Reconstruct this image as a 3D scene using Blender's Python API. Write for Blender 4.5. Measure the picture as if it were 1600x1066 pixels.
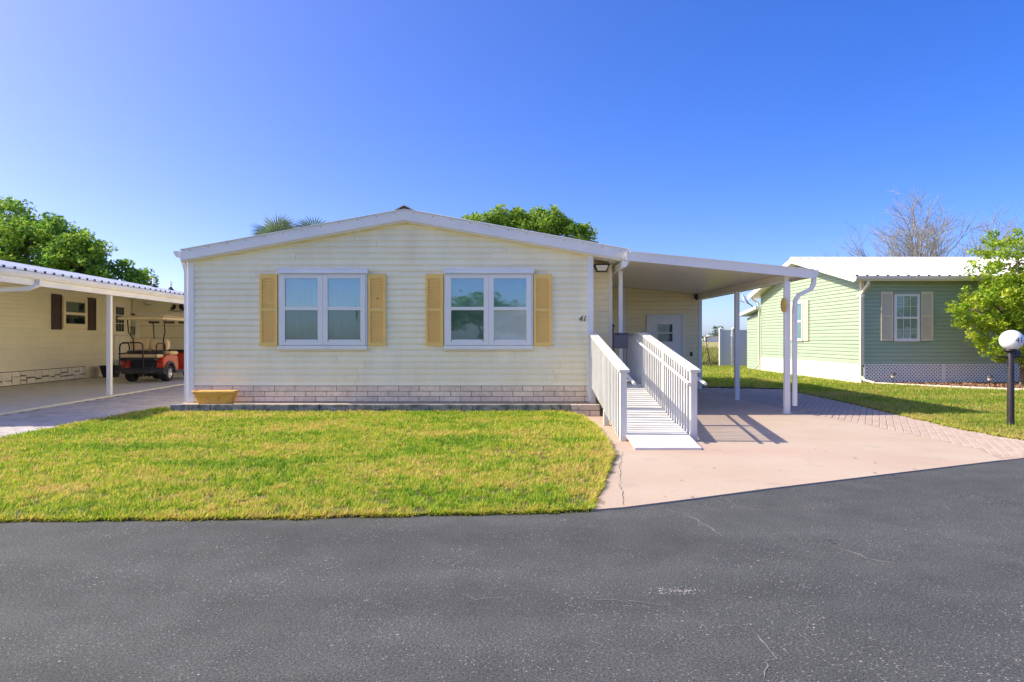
import bpy, bmesh, math, random
import numpy as np
from mathutils import Vector, Matrix, Euler
R = math.radians
random.seed(7)
rng = np.random.default_rng(11)
for o in list(bpy.data.objects): bpy.data.objects.remove(o)
S = bpy.context.scene
COL = S.collection

# ------------------------------------------------------------------ camera
cam_d = bpy.data.cameras.new('camera'); cam = bpy.data.objects.new('camera', cam_d); COL.objects.link(cam)
cam.location = (0, 0, 1.4); cam.rotation_euler = (R(90), 0, 0)
cam_d.sensor_width = 36; cam_d.lens = 24.0; cam_d.shift_y = -0.0025
cam_d.clip_start = 0.05; cam_d.clip_end = 6000
S.camera = cam
S.render.resolution_x = 1024; S.render.resolution_y = 682

# ------------------------------------------------------------------ sky, sun, exposure
SUN_TRAVEL = Vector((1.2, -0.045, -1.0)).normalized()
SUN_EL = math.asin(-SUN_TRAVEL.z)
SUN_AZ = math.atan2(-SUN_TRAVEL.x, -SUN_TRAVEL.y)
W = bpy.data.worlds.new('World'); S.world = W; W.use_nodes = True
wn = W.node_tree.nodes; wl = W.node_tree.links
bg = wn['Background']; bg.inputs['Strength'].default_value = 0.126
sky = wn.new('ShaderNodeTexSky'); sky.sky_type = 'NISHITA'; sky.sun_disc = False
sky.sun_elevation = SUN_EL; sky.sun_rotation = SUN_AZ
sky.altitude = 0; sky.air_density = 0.5; sky.dust_density = 1.5; sky.ozone_density = 2.0
hs = wn.new('ShaderNodeHueSaturation'); hs.inputs['Hue'].default_value = 0.522; hs.inputs['Saturation'].default_value = 1.64; hs.inputs['Value'].default_value = 1.0
gm_ = wn.new('ShaderNodeGamma'); gm_.inputs['Gamma'].default_value = 0.73
wl.new(sky.outputs[0], gm_.inputs['Color']); wl.new(gm_.outputs[0], hs.inputs['Color']); wl.new(hs.outputs[0], bg.inputs['Color'])
sun_d = bpy.data.lights.new('sun', 'SUN'); sun_d.energy = 2.0; sun_d.angle = R(0.5); sun_d.color = (1.0, 0.90, 0.74)
sun = bpy.data.objects.new('sun', sun_d); COL.objects.link(sun)
sun.rotation_euler = SUN_TRAVEL.to_track_quat('-Z', 'Y').to_euler(); sun.location = (-20, 0, 20)
S.view_settings.view_transform = 'Standard'; S.view_settings.look = 'None'
S.view_settings.gamma = 1.0; S.view_settings.use_curve_mapping = False
S.view_settings.exposure = 1.90
S.cycles.use_denoising = True; S.cycles.diffuse_bounces = 6; S.cycles.transparent_max_bounces = 12

# ------------------------------------------------------------------ materials
def _nodes(name):
    m = bpy.data.materials.new(name); m.use_nodes = True
    nt = m.node_tree
    return m, nt.nodes, nt.links, nt.nodes['Principled BSDF']
def mat(name, col, rough=0.6, var=0.08, scale=6.0, bump=0.0, bscale=60.0, metal=0.0, spec=0.5, rand=0.0, col2=None, c2scale=2.0, c2lo=0.45, c2hi=0.7, stretch=None, coat=0.0):
    m, n, l, p = _nodes(name)
    p.inputs['Roughness'].default_value = rough; p.inputs['Metallic'].default_value = metal
    p.inputs['Specular IOR Level'].default_value = spec
    if coat: p.inputs['Coat Weight'].default_value = coat
    geo = n.new('ShaderNodeNewGeometry')
    vec = geo.outputs['Position']
    if stretch:
        mp = n.new('ShaderNodeMapping'); mp.inputs['Scale'].default_value = stretch
        l.new(vec, mp.inputs['Vector']); vec = mp.outputs['Vector']
    nz = n.new('ShaderNodeTexNoise'); nz.inputs['Scale'].default_value = scale; nz.inputs['Detail'].default_value = 6; nz.inputs['Roughness'].default_value = 0.6
    l.new(vec, nz.inputs['Vector'])
    mr = n.new('ShaderNodeMapRange'); mr.inputs[1].default_value = 0.25; mr.inputs[2].default_value = 0.75
    mr.inputs[3].default_value = 1 - var; mr.inputs[4].default_value = 1 + var
    l.new(nz.outputs['Fac'], mr.inputs[0])
    fac = mr.outputs[0]
    if rand:
        oi = n.new('ShaderNodeObjectInfo'); r2 = n.new('ShaderNodeMapRange')
        r2.inputs[3].default_value = 1 - rand; r2.inputs[4].default_value = 1 + rand
        l.new(oi.outputs['Random'], r2.inputs[0])
        mm = n.new('ShaderNodeMath'); mm.operation = 'MULTIPLY'; l.new(fac, mm.inputs[0]); l.new(r2.outputs[0], mm.inputs[1]); fac = mm.outputs[0]
    base = n.new('ShaderNodeRGB'); base.outputs[0].default_value = (*col, 1)
    src = base.outputs[0]
    if col2:
        nz2 = n.new('ShaderNodeTexNoise'); nz2.inputs['Scale'].default_value = c2scale; nz2.inputs['Detail'].default_value = 5
        l.new(vec, nz2.inputs['Vector'])
        m2 = n.new('ShaderNodeMapRange'); m2.inputs[1].default_value = c2lo; m2.inputs[2].default_value = c2hi
        l.new(nz2.outputs['Fac'], m2.inputs[0])
        mx = n.new('ShaderNodeMix'); mx.data_type = 'RGBA'; mx.inputs[7].default_value = (*col2, 1)
        l.new(m2.outputs[0], mx.inputs[0]); l.new(src, mx.inputs[6]); src = mx.outputs[2]
    vm = n.new('ShaderNodeVectorMath'); vm.operation = 'SCALE'
    l.new(src, vm.inputs[0]); l.new(fac, vm.inputs['Scale'])
    l.new(vm.outputs[0], p.inputs['Base Color'])
    if bump:
        nb = n.new('ShaderNodeTexNoise'); nb.inputs['Scale'].default_value = bscale; nb.inputs['Detail'].default_value = 4
        l.new(vec, nb.inputs['Vector'])
        bp = n.new('ShaderNodeBump'); bp.inputs['Strength'].default_value = bump; bp.inputs['Distance'].default_value = 0.01
        l.new(nb.outputs['Fac'], bp.inputs['Height']); l.new(bp.outputs[0], p.inputs['Normal'])
    return m

M = {}
M['siding'] = mat('cream_vinyl', (0.93, 0.86, 0.60), 0.5, 0.06, 1.5, 0.06, 25, rand=0.035, col2=(0.90, 0.80, 0.52), c2scale=1.0, stretch=(2.0, 1, 0.6))
M['siding_y'] = mat('yellow_vinyl', (0.90, 0.78, 0.46), 0.5, 0.05, 1.5, 0.06, 25, rand=0.025)  # cream vinyl less faded; its stronger yellow also paints in warm bounce light
M['trim_cream'] = mat('cream_trim', (0.82, 0.74, 0.54), 0.5, 0.05, 3)
M['white'] = mat('white_aluminium', (0.83, 0.815, 0.76), 0.38, 0.04, 2.5, 0.03, 30, col2=(0.74, 0.74, 0.72), c2scale=1.2)
M['white_vinyl'] = mat('white_vinyl', (0.80, 0.785, 0.735), 0.35, 0.02, 3)
M['white_pvc'] = mat('white_deck_paint', (0.69, 0.68, 0.63), 0.5, 0.05, 5, 0.05, 60, rand=0.03, col2=(0.61, 0.59, 0.54), c2scale=3)
M['ceiling'] = mat('carport_ceiling_panel', (0.88, 0.80, 0.64), 0.3, 0.03, 0.6)
M['block'] = mat('skirting_block', (0.80, 0.67, 0.48), 0.85, 0.16, 14, 0.5, 45, rand=0.09, col2=(0.70, 0.57, 0.42), c2scale=3)
M['mortar'] = mat('dark_mortar', (0.16, 0.14, 0.125), 0.9, 0.15, 20)
M['edging'] = mat('stained_edging_block', (0.30, 0.29, 0.26), 0.9, 0.3, 18, 0.7, 50, rand=0.12, col2=(0.12, 0.13, 0.11), c2scale=6, c2lo=0.42, c2hi=0.62)
M['edging_clean'] = mat('tan_edging_block', (0.60, 0.50, 0.40), 0.9, 0.14, 15, 0.5, 50, rand=0.06)
M['shutter'] = mat('yellow_shutter_paint', (0.90, 0.61, 0.17), 0.5, 0.06, 5, 0.05, 60, col2=(0.86, 0.55, 0.15), c2scale=2.5)
M['shutter_tan'] = mat('tan_shutter_paint', (0.72, 0.64, 0.46), 0.5, 0.05, 5)
M['shutter_dark'] = mat('dark_brown_shutter', (0.055, 0.032, 0.032), 0.5, 0.1, 5)
M['green'] = mat('sage_vinyl', (0.36, 0.45, 0.31), 0.5, 0.05, 1.5, 0.05, 25, rand=0.03)
M['beige'] = mat('beige_vinyl', (0.80, 0.77, 0.60), 0.5, 0.05, 1.5, 0.05, 25, rand=0.025)
M['concrete_g'] = mat('grey_slab_concrete', (0.60, 0.58, 0.50), 0.75, 0.12, 4, 0.15, 60)
M['paver'] = mat('grey_paver', (0.46, 0.42, 0.38), 0.85, 0.18, 12, 0.4, 60, rand=0.14)
M['paver_joint'] = mat('paver_joint_sand', (0.20, 0.18, 0.155), 0.95, 0.2, 15)
M['paver_pink'] = mat('pink_paver', (0.46, 0.355, 0.28), 0.85, 0.16, 12, 0.4, 60, rand=0.07)
M['pink_joint'] = mat('pink_paver_joint', (0.40, 0.30, 0.235), 0.95, 0.2, 15)
M['black'] = mat('black_metal', (0.018, 0.018, 0.02), 0.4, 0.1, 10)
M['post_black'] = mat('brown_black_post', (0.035, 0.027, 0.028), 0.45, 0.3, 15, 0.1, 60)
M['darkgrey'] = mat('dark_grey_plastic', (0.055, 0.055, 0.06), 0.5, 0.12, 10)
M['box'] = mat('slate_mailbox', (0.09, 0.09, 0.115), 0.5, 0.06, 8)
M['planter'] = mat('orange_planter', (0.76, 0.44, 0.08), 0.65, 0.12, 9, 0.2, 40, col2=(0.55, 0.27, 0.05), c2scale=9, c2lo=0.5, c2hi=0.68)
M['planter_in'] = mat('faded_planter_rim', (0.70, 0.60, 0.45), 0.7, 0.1, 9)
M['gold'] = mat('ochre_plaque', (0.62, 0.44, 0.12), 0.5, 0.12, 14)
M['mulch'] = mat('red_mulch', (0.30, 0.16, 0.09), 0.95, 0.45, 28, 1.0, 40)
M['kerb'] = mat('pale_edging', (0.72, 0.66, 0.54), 0.85, 0.08, 8)
M['tan_seat'] = mat('tan_vinyl_seat', (0.80, 0.60, 0.32), 0.45, 0.05, 8)
M['tan_roof'] = mat('tan_cart_roof', (0.86, 0.72, 0.44), 0.4, 0.04, 4)
M['red'] = mat('red_body_paint', (0.55, 0.05, 0.025), 0.22, 0.05, 4, coat=0.6)
M['tail'] = mat('red_tail_lens', (0.55, 0.02, 0.015), 0.12, 0.05, 10)
M['tyre'] = mat('tyre_rubber', (0.022, 0.022, 0.022), 0.85, 0.2, 30, 0.3, 80)
M['alloy'] = mat('alloy_rim', (0.62, 0.62, 0.62), 0.3, 0.05, 10, metal=0.8)
M['stone'] = mat('white_skirt_stone', (0.82, 0.77, 0.64), 0.85, 0.1, 10, 0.3, 40, rand=0.06)
M['soil'] = mat('lawn_soil', (0.085, 0.075, 0.022), 0.95, 0.35, 25, 0.8, 40)
M['bark'] = mat('grey_brown_bark', (0.17, 0.125, 0.09), 0.9, 0.3, 6, 0.6, 25)
M['bare_bark'] = mat('pale_bare_bark', (0.30, 0.29, 0.27), 0.9, 0.2, 3)
M['metal_roof'] = mat('white_metal_roof', (0.82, 0.82, 0.81), 0.35, 0.03, 2)
M['dark_gap'] = mat('dark_roof_closure', (0.05, 0.05, 0.07), 0.8, 0.1, 5)
M['glow_white'] = mat('frosted_globe', (0.86, 0.86, 0.86), 0.25, 0.02, 4)
M['far_white'] = mat('far_white_wall', (0.75, 0.75, 0.73), 0.7, 0.05, 1)
M['rust'] = mat('aged_ridge_end', (0.12, 0.07, 0.05), 0.8, 0.3, 20)

def glass(name, tint, refl, wav=0.05):
    m, n, l, p = _nodes(name); n.remove(p)
    out = n['Material Output']
    tr = n.new('ShaderNodeBsdfTransparent'); tr.inputs[0].default_value = (*tint, 1)
    gl = n.new('ShaderNodeBsdfGlossy'); gl.inputs['Color'].default_value = (0.82, 0.95, 1.0, 1); gl.inputs['Roughness'].default_value = 0.03
    geo = n.new('ShaderNodeNewGeometry')
    nz = n.new('ShaderNodeTexNoise'); nz.inputs['Scale'].default_value = 2.2; nz.inputs['Detail'].default_value = 1; nz.inputs['Distortion'].default_value = 1.5
    l.new(geo.outputs['Position'], nz.inputs['Vector'])
    bp = n.new('ShaderNodeBump'); bp.inputs['Strength'].default_value = wav; bp.inputs['Distance'].default_value = 0.1
    l.new(nz.outputs['Fac'], bp.inputs['Height']); l.new(bp.outputs[0], gl.inputs['Normal'])
    mx = n.new('ShaderNodeMixShader'); mx.inputs[0].default_value = refl
    l.new(tr.outputs[0], mx.inputs[1]); l.new(gl.outputs[0], mx.inputs[2]); l.new(mx.outputs[0], out.inputs['Surface'])
    return m
M['glass_up'] = glass('upper_pane_glass', (0.70, 0.80, 0.80), 0.20, 0.012)
M['glass_low'] = glass('screened_pane_glass', (0.58, 0.66, 0.64), 0.10, 0.012)
M['glass_clear'] = glass('clear_glass', (0.88, 0.90, 0.88), 0.06, 0.02)
M['blind'] = mat('grey_green_curtain', (0.60, 0.66, 0.63), 0.8, 0.12, 2.0, stretch=(9, 1, 0.4))
M['blind_white'] = mat('white_blind', (0.85, 0.84, 0.82), 0.8, 0.04, 4, stretch=(6, 1, 0.4))
M['dark_in'] = mat('dark_interior', (0.035, 0.04, 0.04), 0.7, 0.2, 3)  # near-black colour paints in the darkness of unlit rooms and hollows
M['curtain_g'] = mat('pale_green_curtain', (0.42, 0.52, 0.42), 0.8, 0.2, 3.0, stretch=(9, 9, 0.3))

def asphalt():
    m, n, l, p = _nodes('asphalt')
    geo = n.new('ShaderNodeNewGeometry'); pos = geo.outputs['Position']
    def noise(sc, det=4, vec=pos):
        z = n.new('ShaderNodeTexNoise'); z.inputs['Scale'].default_value = sc; z.inputs['Detail'].default_value = det; l.new(vec, z.inputs['Vector']); return z.outputs['Fac']
    def mr(src, a, b, c, d):
        z = n.new('ShaderNodeMapRange'); z.inputs[1].default_value = a; z.inputs[2].default_value = b; z.inputs[3].default_value = c; z.inputs[4].default_value = d
        l.new(src, z.inputs[0]); return z.outputs[0]
    def mul(a, b, op='MULTIPLY'):
        z = n.new('ShaderNodeMath'); z.operation = op; l.new(a, z.inputs[0]); l.new(b, z.inputs[1]); return z.outputs[0]
    mp = n.new('ShaderNodeMapping'); mp.inputs['Scale'].default_value = (0.25, 1.3, 1); l.new(pos, mp.inputs[0])
    big = mr(noise(0.9, 6, mp.outputs[0]), 0.3, 0.72, 0.78, 1.25)
    mid = mr(noise(3.0, 5), 0.3, 0.7, 0.86, 1.14)
    fine = mul(mr(noise(85, 3), 0.33, 0.67, 0.55, 1.5), mr(noise(190, 3), 0.3, 0.7, 0.6, 1.45))
    v = n.new('ShaderNodeTexVoronoi'); v.inputs['Scale'].default_value = 80; l.new(pos, v.inputs['Vector'])
    sepc = n.new('ShaderNodeSeparateColor'); l.new(v.outputs['Color'], sepc.inputs[0])
    chip = mul(mr(sepc.outputs[0], 0.80, 0.9, 0, 1), mr(v.outputs['Distance'], 0.25, 0.4, 1, 0))
    v2 = n.new('ShaderNodeTexVoronoi'); v2.inputs['Scale'].default_value = 26; l.new(pos, v2.inputs['Vector'])
    sep2 = n.new('ShaderNodeSeparateColor'); l.new(v2.outputs['Color'], sep2.inputs[0])
    chip2 = mul(mr(sep2.outputs[1], 0.93, 0.96, 0, 1), mr(v2.outputs['Distance'], 0.12, 0.2, 1, 0))
    worn = mr(noise(1.6, 6), 0.42, 0.66, 0.3, 1.0)
    tot = mul(mul(mul(big, mid), fine), mr(pos, 0, 1, 1, 1))
    base = n.new('ShaderNodeVectorMath'); base.operation = 'SCALE'; base.inputs[0].default_value = (0.068, 0.071, 0.066); l.new(tot, base.inputs['Scale'])
    mx = n.new('ShaderNodeMix'); mx.data_type = 'RGBA'; mx.inputs[7].default_value = (0.34, 0.33, 0.31, 1)
    l.new(base.outputs[0], mx.inputs[6]); l.new(mul(chip, worn), mx.inputs[0])
    mx2 = n.new('ShaderNodeMix'); mx2.data_type = 'RGBA'; mx2.inputs[7].default_value = (0.45, 0.43, 0.40, 1)
    l.new(mx.outputs[2], mx2.inputs[6]); l.new(mul(chip2, worn), mx2.inputs[0])
    l.new(mx2.outputs[2], p.inputs['Base Color'])
    p.inputs['Roughness'].default_value = 0.82; p.inputs['Specular IOR Level'].default_value = 0.35
    bp = n.new('ShaderNodeBump'); bp.inputs['Strength'].default_value = 0.45; bp.inputs['Distance'].default_value = 0.004
    hv = n.new('ShaderNodeTexVoronoi'); hv.inputs['Scale'].default_value = 190; l.new(pos, hv.inputs['Vector'])
    l.new(hv.outputs['Distance'], bp.inputs['Height']); l.new(bp.outputs[0], p.inputs['Normal'])
    return m
M['asphalt'] = asphalt()
M['crack'] = mat('pale_crack_fill', (0.20, 0.19, 0.175), 0.9, 0.4, 40, 0.4, 90)

def pink():
    m, n, l, p = _nodes('pink_concrete')
    geo = n.new('ShaderNodeNewGeometry'); pos = geo.outputs['Position']
    def noise(sc, det=5, st=(1, 1, 1)):
        mp = n.new('ShaderNodeMapping'); mp.inputs['Scale'].default_value = st; l.new(pos, mp.inputs[0])
        z = n.new('ShaderNodeTexNoise'); z.inputs['Scale'].default_value = sc; z.inputs['Detail'].default_value = det; l.new(mp.outputs[0], z.inputs['Vector']); return z.outputs['Fac']
    def mr(src, a, b, c, d):
        z = n.new('ShaderNodeMapRange'); z.inputs[1].default_value = a; z.inputs[2].default_value = b; z.inputs[3].default_value = c; z.inputs[4].default_value = d
        l.new(src, z.inputs[0]); return z.outputs[0]
    def mix(a, b, f):
        x = n.new('ShaderNodeMix'); x.data_type = 'RGBA'; l.new(f, x.inputs[0])
        if isinstance(a, tuple): x.inputs[6].default_value = (*a, 1)
        else: l.new(a, x.inputs[6])
        x.inputs[7].default_value = (*b, 1); return x.outputs[2]
    c = mix((0.46, 0.345, 0.25), (0.50, 0.40, 0.30), mr(noise(0.7), 0.35, 0.65, 0, 1))
    c = mix(c, (0.49, 0.32, 0.25), mr(noise(0.55, 6, (0.6, 1.2, 1)), 0.52, 0.72, 0, 0.75))
    c = mix(c, (0.36, 0.29, 0.235), mr(noise(2.2, 7), 0.58, 0.75, 0, 0.6))
    c = mix(c, (0.33, 0.26, 0.21), mr(noise(14, 4), 0.66, 0.76, 0, 0.55))
    c = mix(c, (0.33, 0.34, 0.21), mr(noise(0.8, 6, (0.5, 2.0, 1)), 0.66, 0.78, 0, 0.5))
    fm = n.new('ShaderNodeVectorMath'); fm.operation = 'SCALE'; l.new(c, fm.inputs[0]); l.new(mr(noise(60, 3), 0.3, 0.7, 0.93, 1.06), fm.inputs['Scale'])
    l.new(fm.outputs[0], p.inputs['Base Color']); p.inputs['Roughness'].default_value = 0.8
    bp = n.new('ShaderNodeBump'); bp.inputs['Strength'].default_value = 0.15; bp.inputs['Distance'].default_value = 0.01
    l.new(noise(40, 5), bp.inputs['Height']); l.new(bp.outputs[0], p.inputs['Normal'])
    return m
M['pink'] = pink()

def leafmat(name, cols, trans=0.35, patch=None, rough=0.55):
    """leaf colour: per-leaf random attribute picks along a ramp; optional world-space patch noise"""
    m, n, l, p = _nodes(name)
    at = n.new('ShaderNodeAttribute'); at.attribute_name = 'tone'
    ramp = n.new('ShaderNodeValToRGB'); cr = ramp.color_ramp
    cr.elements[0].position = 0; cr.elements[0].color = (*cols[0], 1)
    cr.elements[1].position = 1; cr.elements[1].color = (*cols[-1], 1)
    for i, c in enumerate(cols[1:-1]):
        e = cr.elements.new((i + 1) / (len(cols) - 1)); e.color = (*c, 1)
    fac = at.outputs['Fac']
    if patch:
        geo = n.new('ShaderNodeNewGeometry')
        mp = n.new('ShaderNodeMapping'); mp.inputs['Scale'].default_value = (0.7, 1.3, 0); l.new(geo.outputs['Position'], mp.inputs[0])
        nz = n.new('ShaderNodeTexNoise'); nz.inputs['Scale'].default_value = patch[0]; nz.inputs['Detail'].default_value = 5; nz.inputs['Roughness'].default_value = 0.65
        l.new(mp.outputs[0], nz.inputs['Vector'])
        mr = n.new('ShaderNodeMapRange'); mr.inputs[1].default_value = 0.32; mr.inputs[2].default_value = 0.68; mr.inputs[3].default_value = -patch[1]; mr.inputs[4].default_value = patch[1]
        l.new(nz.outputs['Fac'], mr.inputs[0])
        ad = n.new('ShaderNodeMath'); ad.operation = 'ADD'; ad.use_clamp = True; l.new(fac, ad.inputs[0]); l.new(mr.outputs[0], ad.inputs[1]); fac = ad.outputs[0]
    l.new(fac, ramp.inputs[0])
    p.inputs['Roughness'].default_value = rough; p.inputs['Specular IOR Level'].default_value = 0.35
    l.new(ramp.outputs[0], p.inputs['Base Color'])
    tl = n.new('ShaderNodeBsdfTranslucent'); l.new(ramp.outputs[0], tl.inputs['Color'])
    mx = n.new('ShaderNodeMixShader'); mx.inputs[0].default_value = trans
    l.new(p.outputs[0], mx.inputs[1]); l.new(tl.outputs[0], mx.inputs[2]); l.new(mx.outputs[0], n['Material Output'].inputs['Surface'])
    return m
M['grass'] = leafmat('lawn_grass', [(0.14, 0.31, 0.012), (0.29, 0.47, 0.02), (0.48, 0.57, 0.04), (0.66, 0.58, 0.09), (0.72, 0.53, 0.18)], 0.45, (0.75, 0.42))
M['grass_r'] = leafmat('side_lawn_grass', [(0.12, 0.26, 0.012), (0.24, 0.40, 0.02), (0.40, 0.50, 0.04), (0.58, 0.52, 0.09), (0.68, 0.50, 0.18)], 0.45, (0.6, 0.30))
M['leaf_oak'] = leafmat('oak_leaf', [(0.08, 0.21, 0.035), (0.16, 0.32, 0.04), (0.30, 0.46, 0.05), (0.46, 0.57, 0.07)], 0.5)
M['leaf_mid'] = leafmat('broadleaf_leaf', [(0.10, 0.22, 0.035), (0.19, 0.34, 0.04), (0.34, 0.47, 0.05), (0.48, 0.57, 0.07)], 0.5)
M['leaf_bright'] = leafmat('ligustrum_leaf', [(0.13, 0.26, 0.02), (0.27, 0.42, 0.028), (0.46, 0.56, 0.04), (0.62, 0.64, 0.07)], 0.45, None, 0.4)
M['leaf_palm'] = leafmat('palm_leaf', [(0.12, 0.19, 0.09), (0.18, 0.25, 0.13), (0.26, 0.32, 0.19)], 0.2)
M['leaf_far'] = leafmat('far_foliage', [(0.03, 0.07, 0.03), (0.06, 0.11, 0.04), (0.10, 0.14, 0.06)], 0.2)
M['field'] = mat('dry_field', (0.26, 0.25, 0.07), 0.95, 0.35, 0.35, 0.6, 6, col2=(0.36, 0.29, 0.11), c2scale=0.06, c2lo=0.4, c2hi=0.6)
M['field_grass'] = leafmat('tall_dry_grass', [(0.14, 0.19, 0.03), (0.26, 0.27, 0.06), (0.40, 0.33, 0.11)], 0.3, (0.12, 0.3))

# ------------------------------------------------------------------ mesh helpers
WORLDMODE = {}
def empty(name, loc, label=None, cat=None, group=None, rz=0.0, local=False):
    o = bpy.data.objects.new(name, None); COL.objects.link(o); o.location = loc; o.rotation_euler = (0, 0, rz); o.empty_display_size = 0.2
    WORLDMODE[o] = None if local else Matrix.Translation(Vector(loc)).inverted()
    tag(o, label, cat, group); return o
def tag(o, label=None, cat=None, group=None, kind=None):
    if label: o['label'] = label
    if cat: o['category'] = cat
    if group: o['group'] = group
    if kind: o['kind'] = kind
    return o
def par(o, parent):
    if parent is None: return
    o.parent = parent
    inv = WORLDMODE.get(parent)
    if inv is not None: o.matrix_parent_inverse = inv
def link(name, me, parent=None):
    o = bpy.data.objects.new(name, me); COL.objects.link(o); par(o, parent); return o

class MB:
    def __init__(s): s.v = []; s.f = []; s.sm = []
    def add(s, vs, fs, smooth=False, T=None):
        k = len(s.v)
        s.v += [tuple(T @ Vector(p)) for p in vs] if T else [tuple(p) for p in vs]
        s.f += [tuple(i + k for i in f) for f in fs]; s.sm += [smooth] * len(fs); return s
    def box(s, x0, x1, y0, y1, z0, z1, T=None):
        v = [(x0,y0,z0),(x1,y0,z0),(x1,y1,z0),(x0,y1,z0),(x0,y0,z1),(x1,y0,z1),(x1,y1,z1),(x0,y1,z1)]
        return s.add(v, [(0,3,2,1),(4,5,6,7),(0,1,5,4),(1,2,6,5),(2,3,7,6),(3,0,4,7)], False, T)
    def bbox(s, x0, x1, y0, y1, z0, z1, b=0.006, T=None):
        """box with chamfered edges"""
        bm = bmesh.new(); bmesh.ops.create_cube(bm, size=1)
        for v in bm.verts:
            v.co = Vector((x0 if v.co.x < 0 else x1, y0 if v.co.y < 0 else y1, z0 if v.co.z < 0 else z1))
        bmesh.ops.bevel(bm, geom=list(bm.edges), offset=b, segments=1, affect='EDGES')
        bm.verts.index_update()
        vs = [tuple(v.co) for v in bm.verts]; fs = [tuple(v.index for v in f.verts) for f in bm.faces]; bm.free()
        return s.add(vs, fs, False, T)
    def prism(s, poly, axis, a0, a1, T=None, smooth=False):
        """polygon (2-D) extruded along axis 0/1/2; poly coords are the remaining two axes in order"""
        def p3(p, a):
            q = list(p); q.insert(axis, a); return tuple(q)
        n = len(poly); v = [p3(p, a0) for p in poly] + [p3(p, a1) for p in poly]
        f = [tuple(range(n))[::-1], tuple(range(n, 2*n))] + [(i, (i+1) % n, n + (i+1) % n, n + i) for i in range(n)]
        s.add(v, f[:2], False, T); s.f = s.f[:]
        k = len(s.v) - 2*n
        s.f += [tuple(i + k for i in q) for q in f[2:]]; s.sm += [smooth]*n
        return s
    def tube(s, pts, r, n=8, cap=True, T=None):
        pts = [Vector(p) for p in pts]; rs = r if isinstance(r, (list, tuple)) else [r]*len(pts)
        vs = []; up = Vector((0, 0, 1))
        for i, p in enumerate(pts):
            if i == 0: t = pts[1] - p
            elif i == len(pts)-1: t = p - pts[i-1]
            else: t = (pts[i+1]-p).normalized() + (p-pts[i-1]).normalized()
            t.normalize()
            a = t.cross(up)
            if a.length < 1e-3: a = t.cross(Vector((0, 1, 0)))
            a.normalize(); b = t.cross(a)
            for k in range(n):
                an = 2*math.pi*k/n; vs.append(p + (a*math.cos(an) + b*math.sin(an))*rs[i])
        fs = []
        for i in range(len(pts)-1):
            for k in range(n):
                fs.append((i*n+k, i*n+(k+1) % n, (i+1)*n+(k+1) % n, (i+1)*n+k))
        s.add(vs, fs, True, T)
        if cap:
            s.add(vs[:n], [tuple(range(n))], False, T); s.add(vs[-n:], [tuple(range(n))[::-1]], False, T)
        return s
    def rtube(s, pts, w, h, T=None):
        """rectangular duct along a path (w across, h in the other direction)"""
        pts = [Vector(p) for p in pts]; vs = []
        for i, p in enumerate(pts):
            if i == 0: t = pts[1]-p
            elif i == len(pts)-1: t = p-pts[i-1]
            else: t = (pts[i+1]-p).normalized()+(p-pts[i-1]).normalized()
            t.normalize(); a = Vector((0, 1, 0)); a = (a - t*a.dot(t)).normalized(); b = t.cross(a)
            for (ca, cb) in ((-1,-1),(1,-1),(1,1),(-1,1)): vs.append(p + a*ca*w/2 + b*cb*h/2)
        fs = [(0,1,2,3), tuple(len(vs)-4+i for i in (3,2,1,0))]
        for i in range(len(pts)-1):
            for k in range(4): fs.append((i*4+k, i*4+(k+1) % 4, i*4+4+(k+1) % 4, i*4+4+k))
        return s.add(vs, fs, False, T)
    def lathe(s, prof, n=24, c=(0, 0, 0), axis=2, T=None):
        vs = []; 
        for (r, z) in prof:
            for k in range(n):
                a = 2*math.pi*k/n; p = [r*math.cos(a), r*math.sin(a)]; p.insert(axis, z); vs.append((p[0]+c[0], p[1]+c[1], p[2]+c[2]))
        fs = [(i*n+k, i*n+(k+1) % n, (i+1)*n+(k+1) % n, (i+1)*n+k) for i in range(len(prof)-1) for k in range(n)]
        return s.add(vs, fs, True, T)
    def build(s, name, m, parent=None):
        me = bpy.data.meshes.new(name); me.from_pydata(s.v, [], s.f); me.materials.append(m if not isinstance(m, str) else M[m])
        me.polygons.foreach_set('use_smooth', s.sm); me.update()
        bm = bmesh.new(); bm.from_mesh(me); bmesh.ops.recalc_face_normals(bm, faces=bm.faces); bm.to_mesh(me); bm.free()
        return link(name, me, parent)

def bigmesh(name, verts, faces, tones, m, parent=None, k=3, smooth=False):
    """verts (N,3), faces (F,k) numpy; tones per face"""
    me = bpy.data.meshes.new(name); nv, nf = len(verts), len(faces)
    me.vertices.add(nv); me.vertices.foreach_set('co', verts.astype(np.float32).ravel())
    me.loops.add(nf*k); me.loops.foreach_set('vertex_index', faces.astype(np.int32).ravel())
    me.polygons.add(nf); me.polygons.foreach_set('loop_start', np.arange(0, nf*k, k, dtype=np.int32)); 
    me.update(calc_edges=True)
    a = me.attributes.new('tone', 'FLOAT', 'FACE'); a.data.foreach_set('value', tones.astype(np.float32))
    me.materials.append(M[m]); me.validate()
    return link(name, me, parent)

def structure(o): o['kind'] = 'structure'; return o
def sheet(name, poly, z0, z1, m):
    o = MB().prism(poly, 2, z0, z1).build(name, m); return structure(o)

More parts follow.
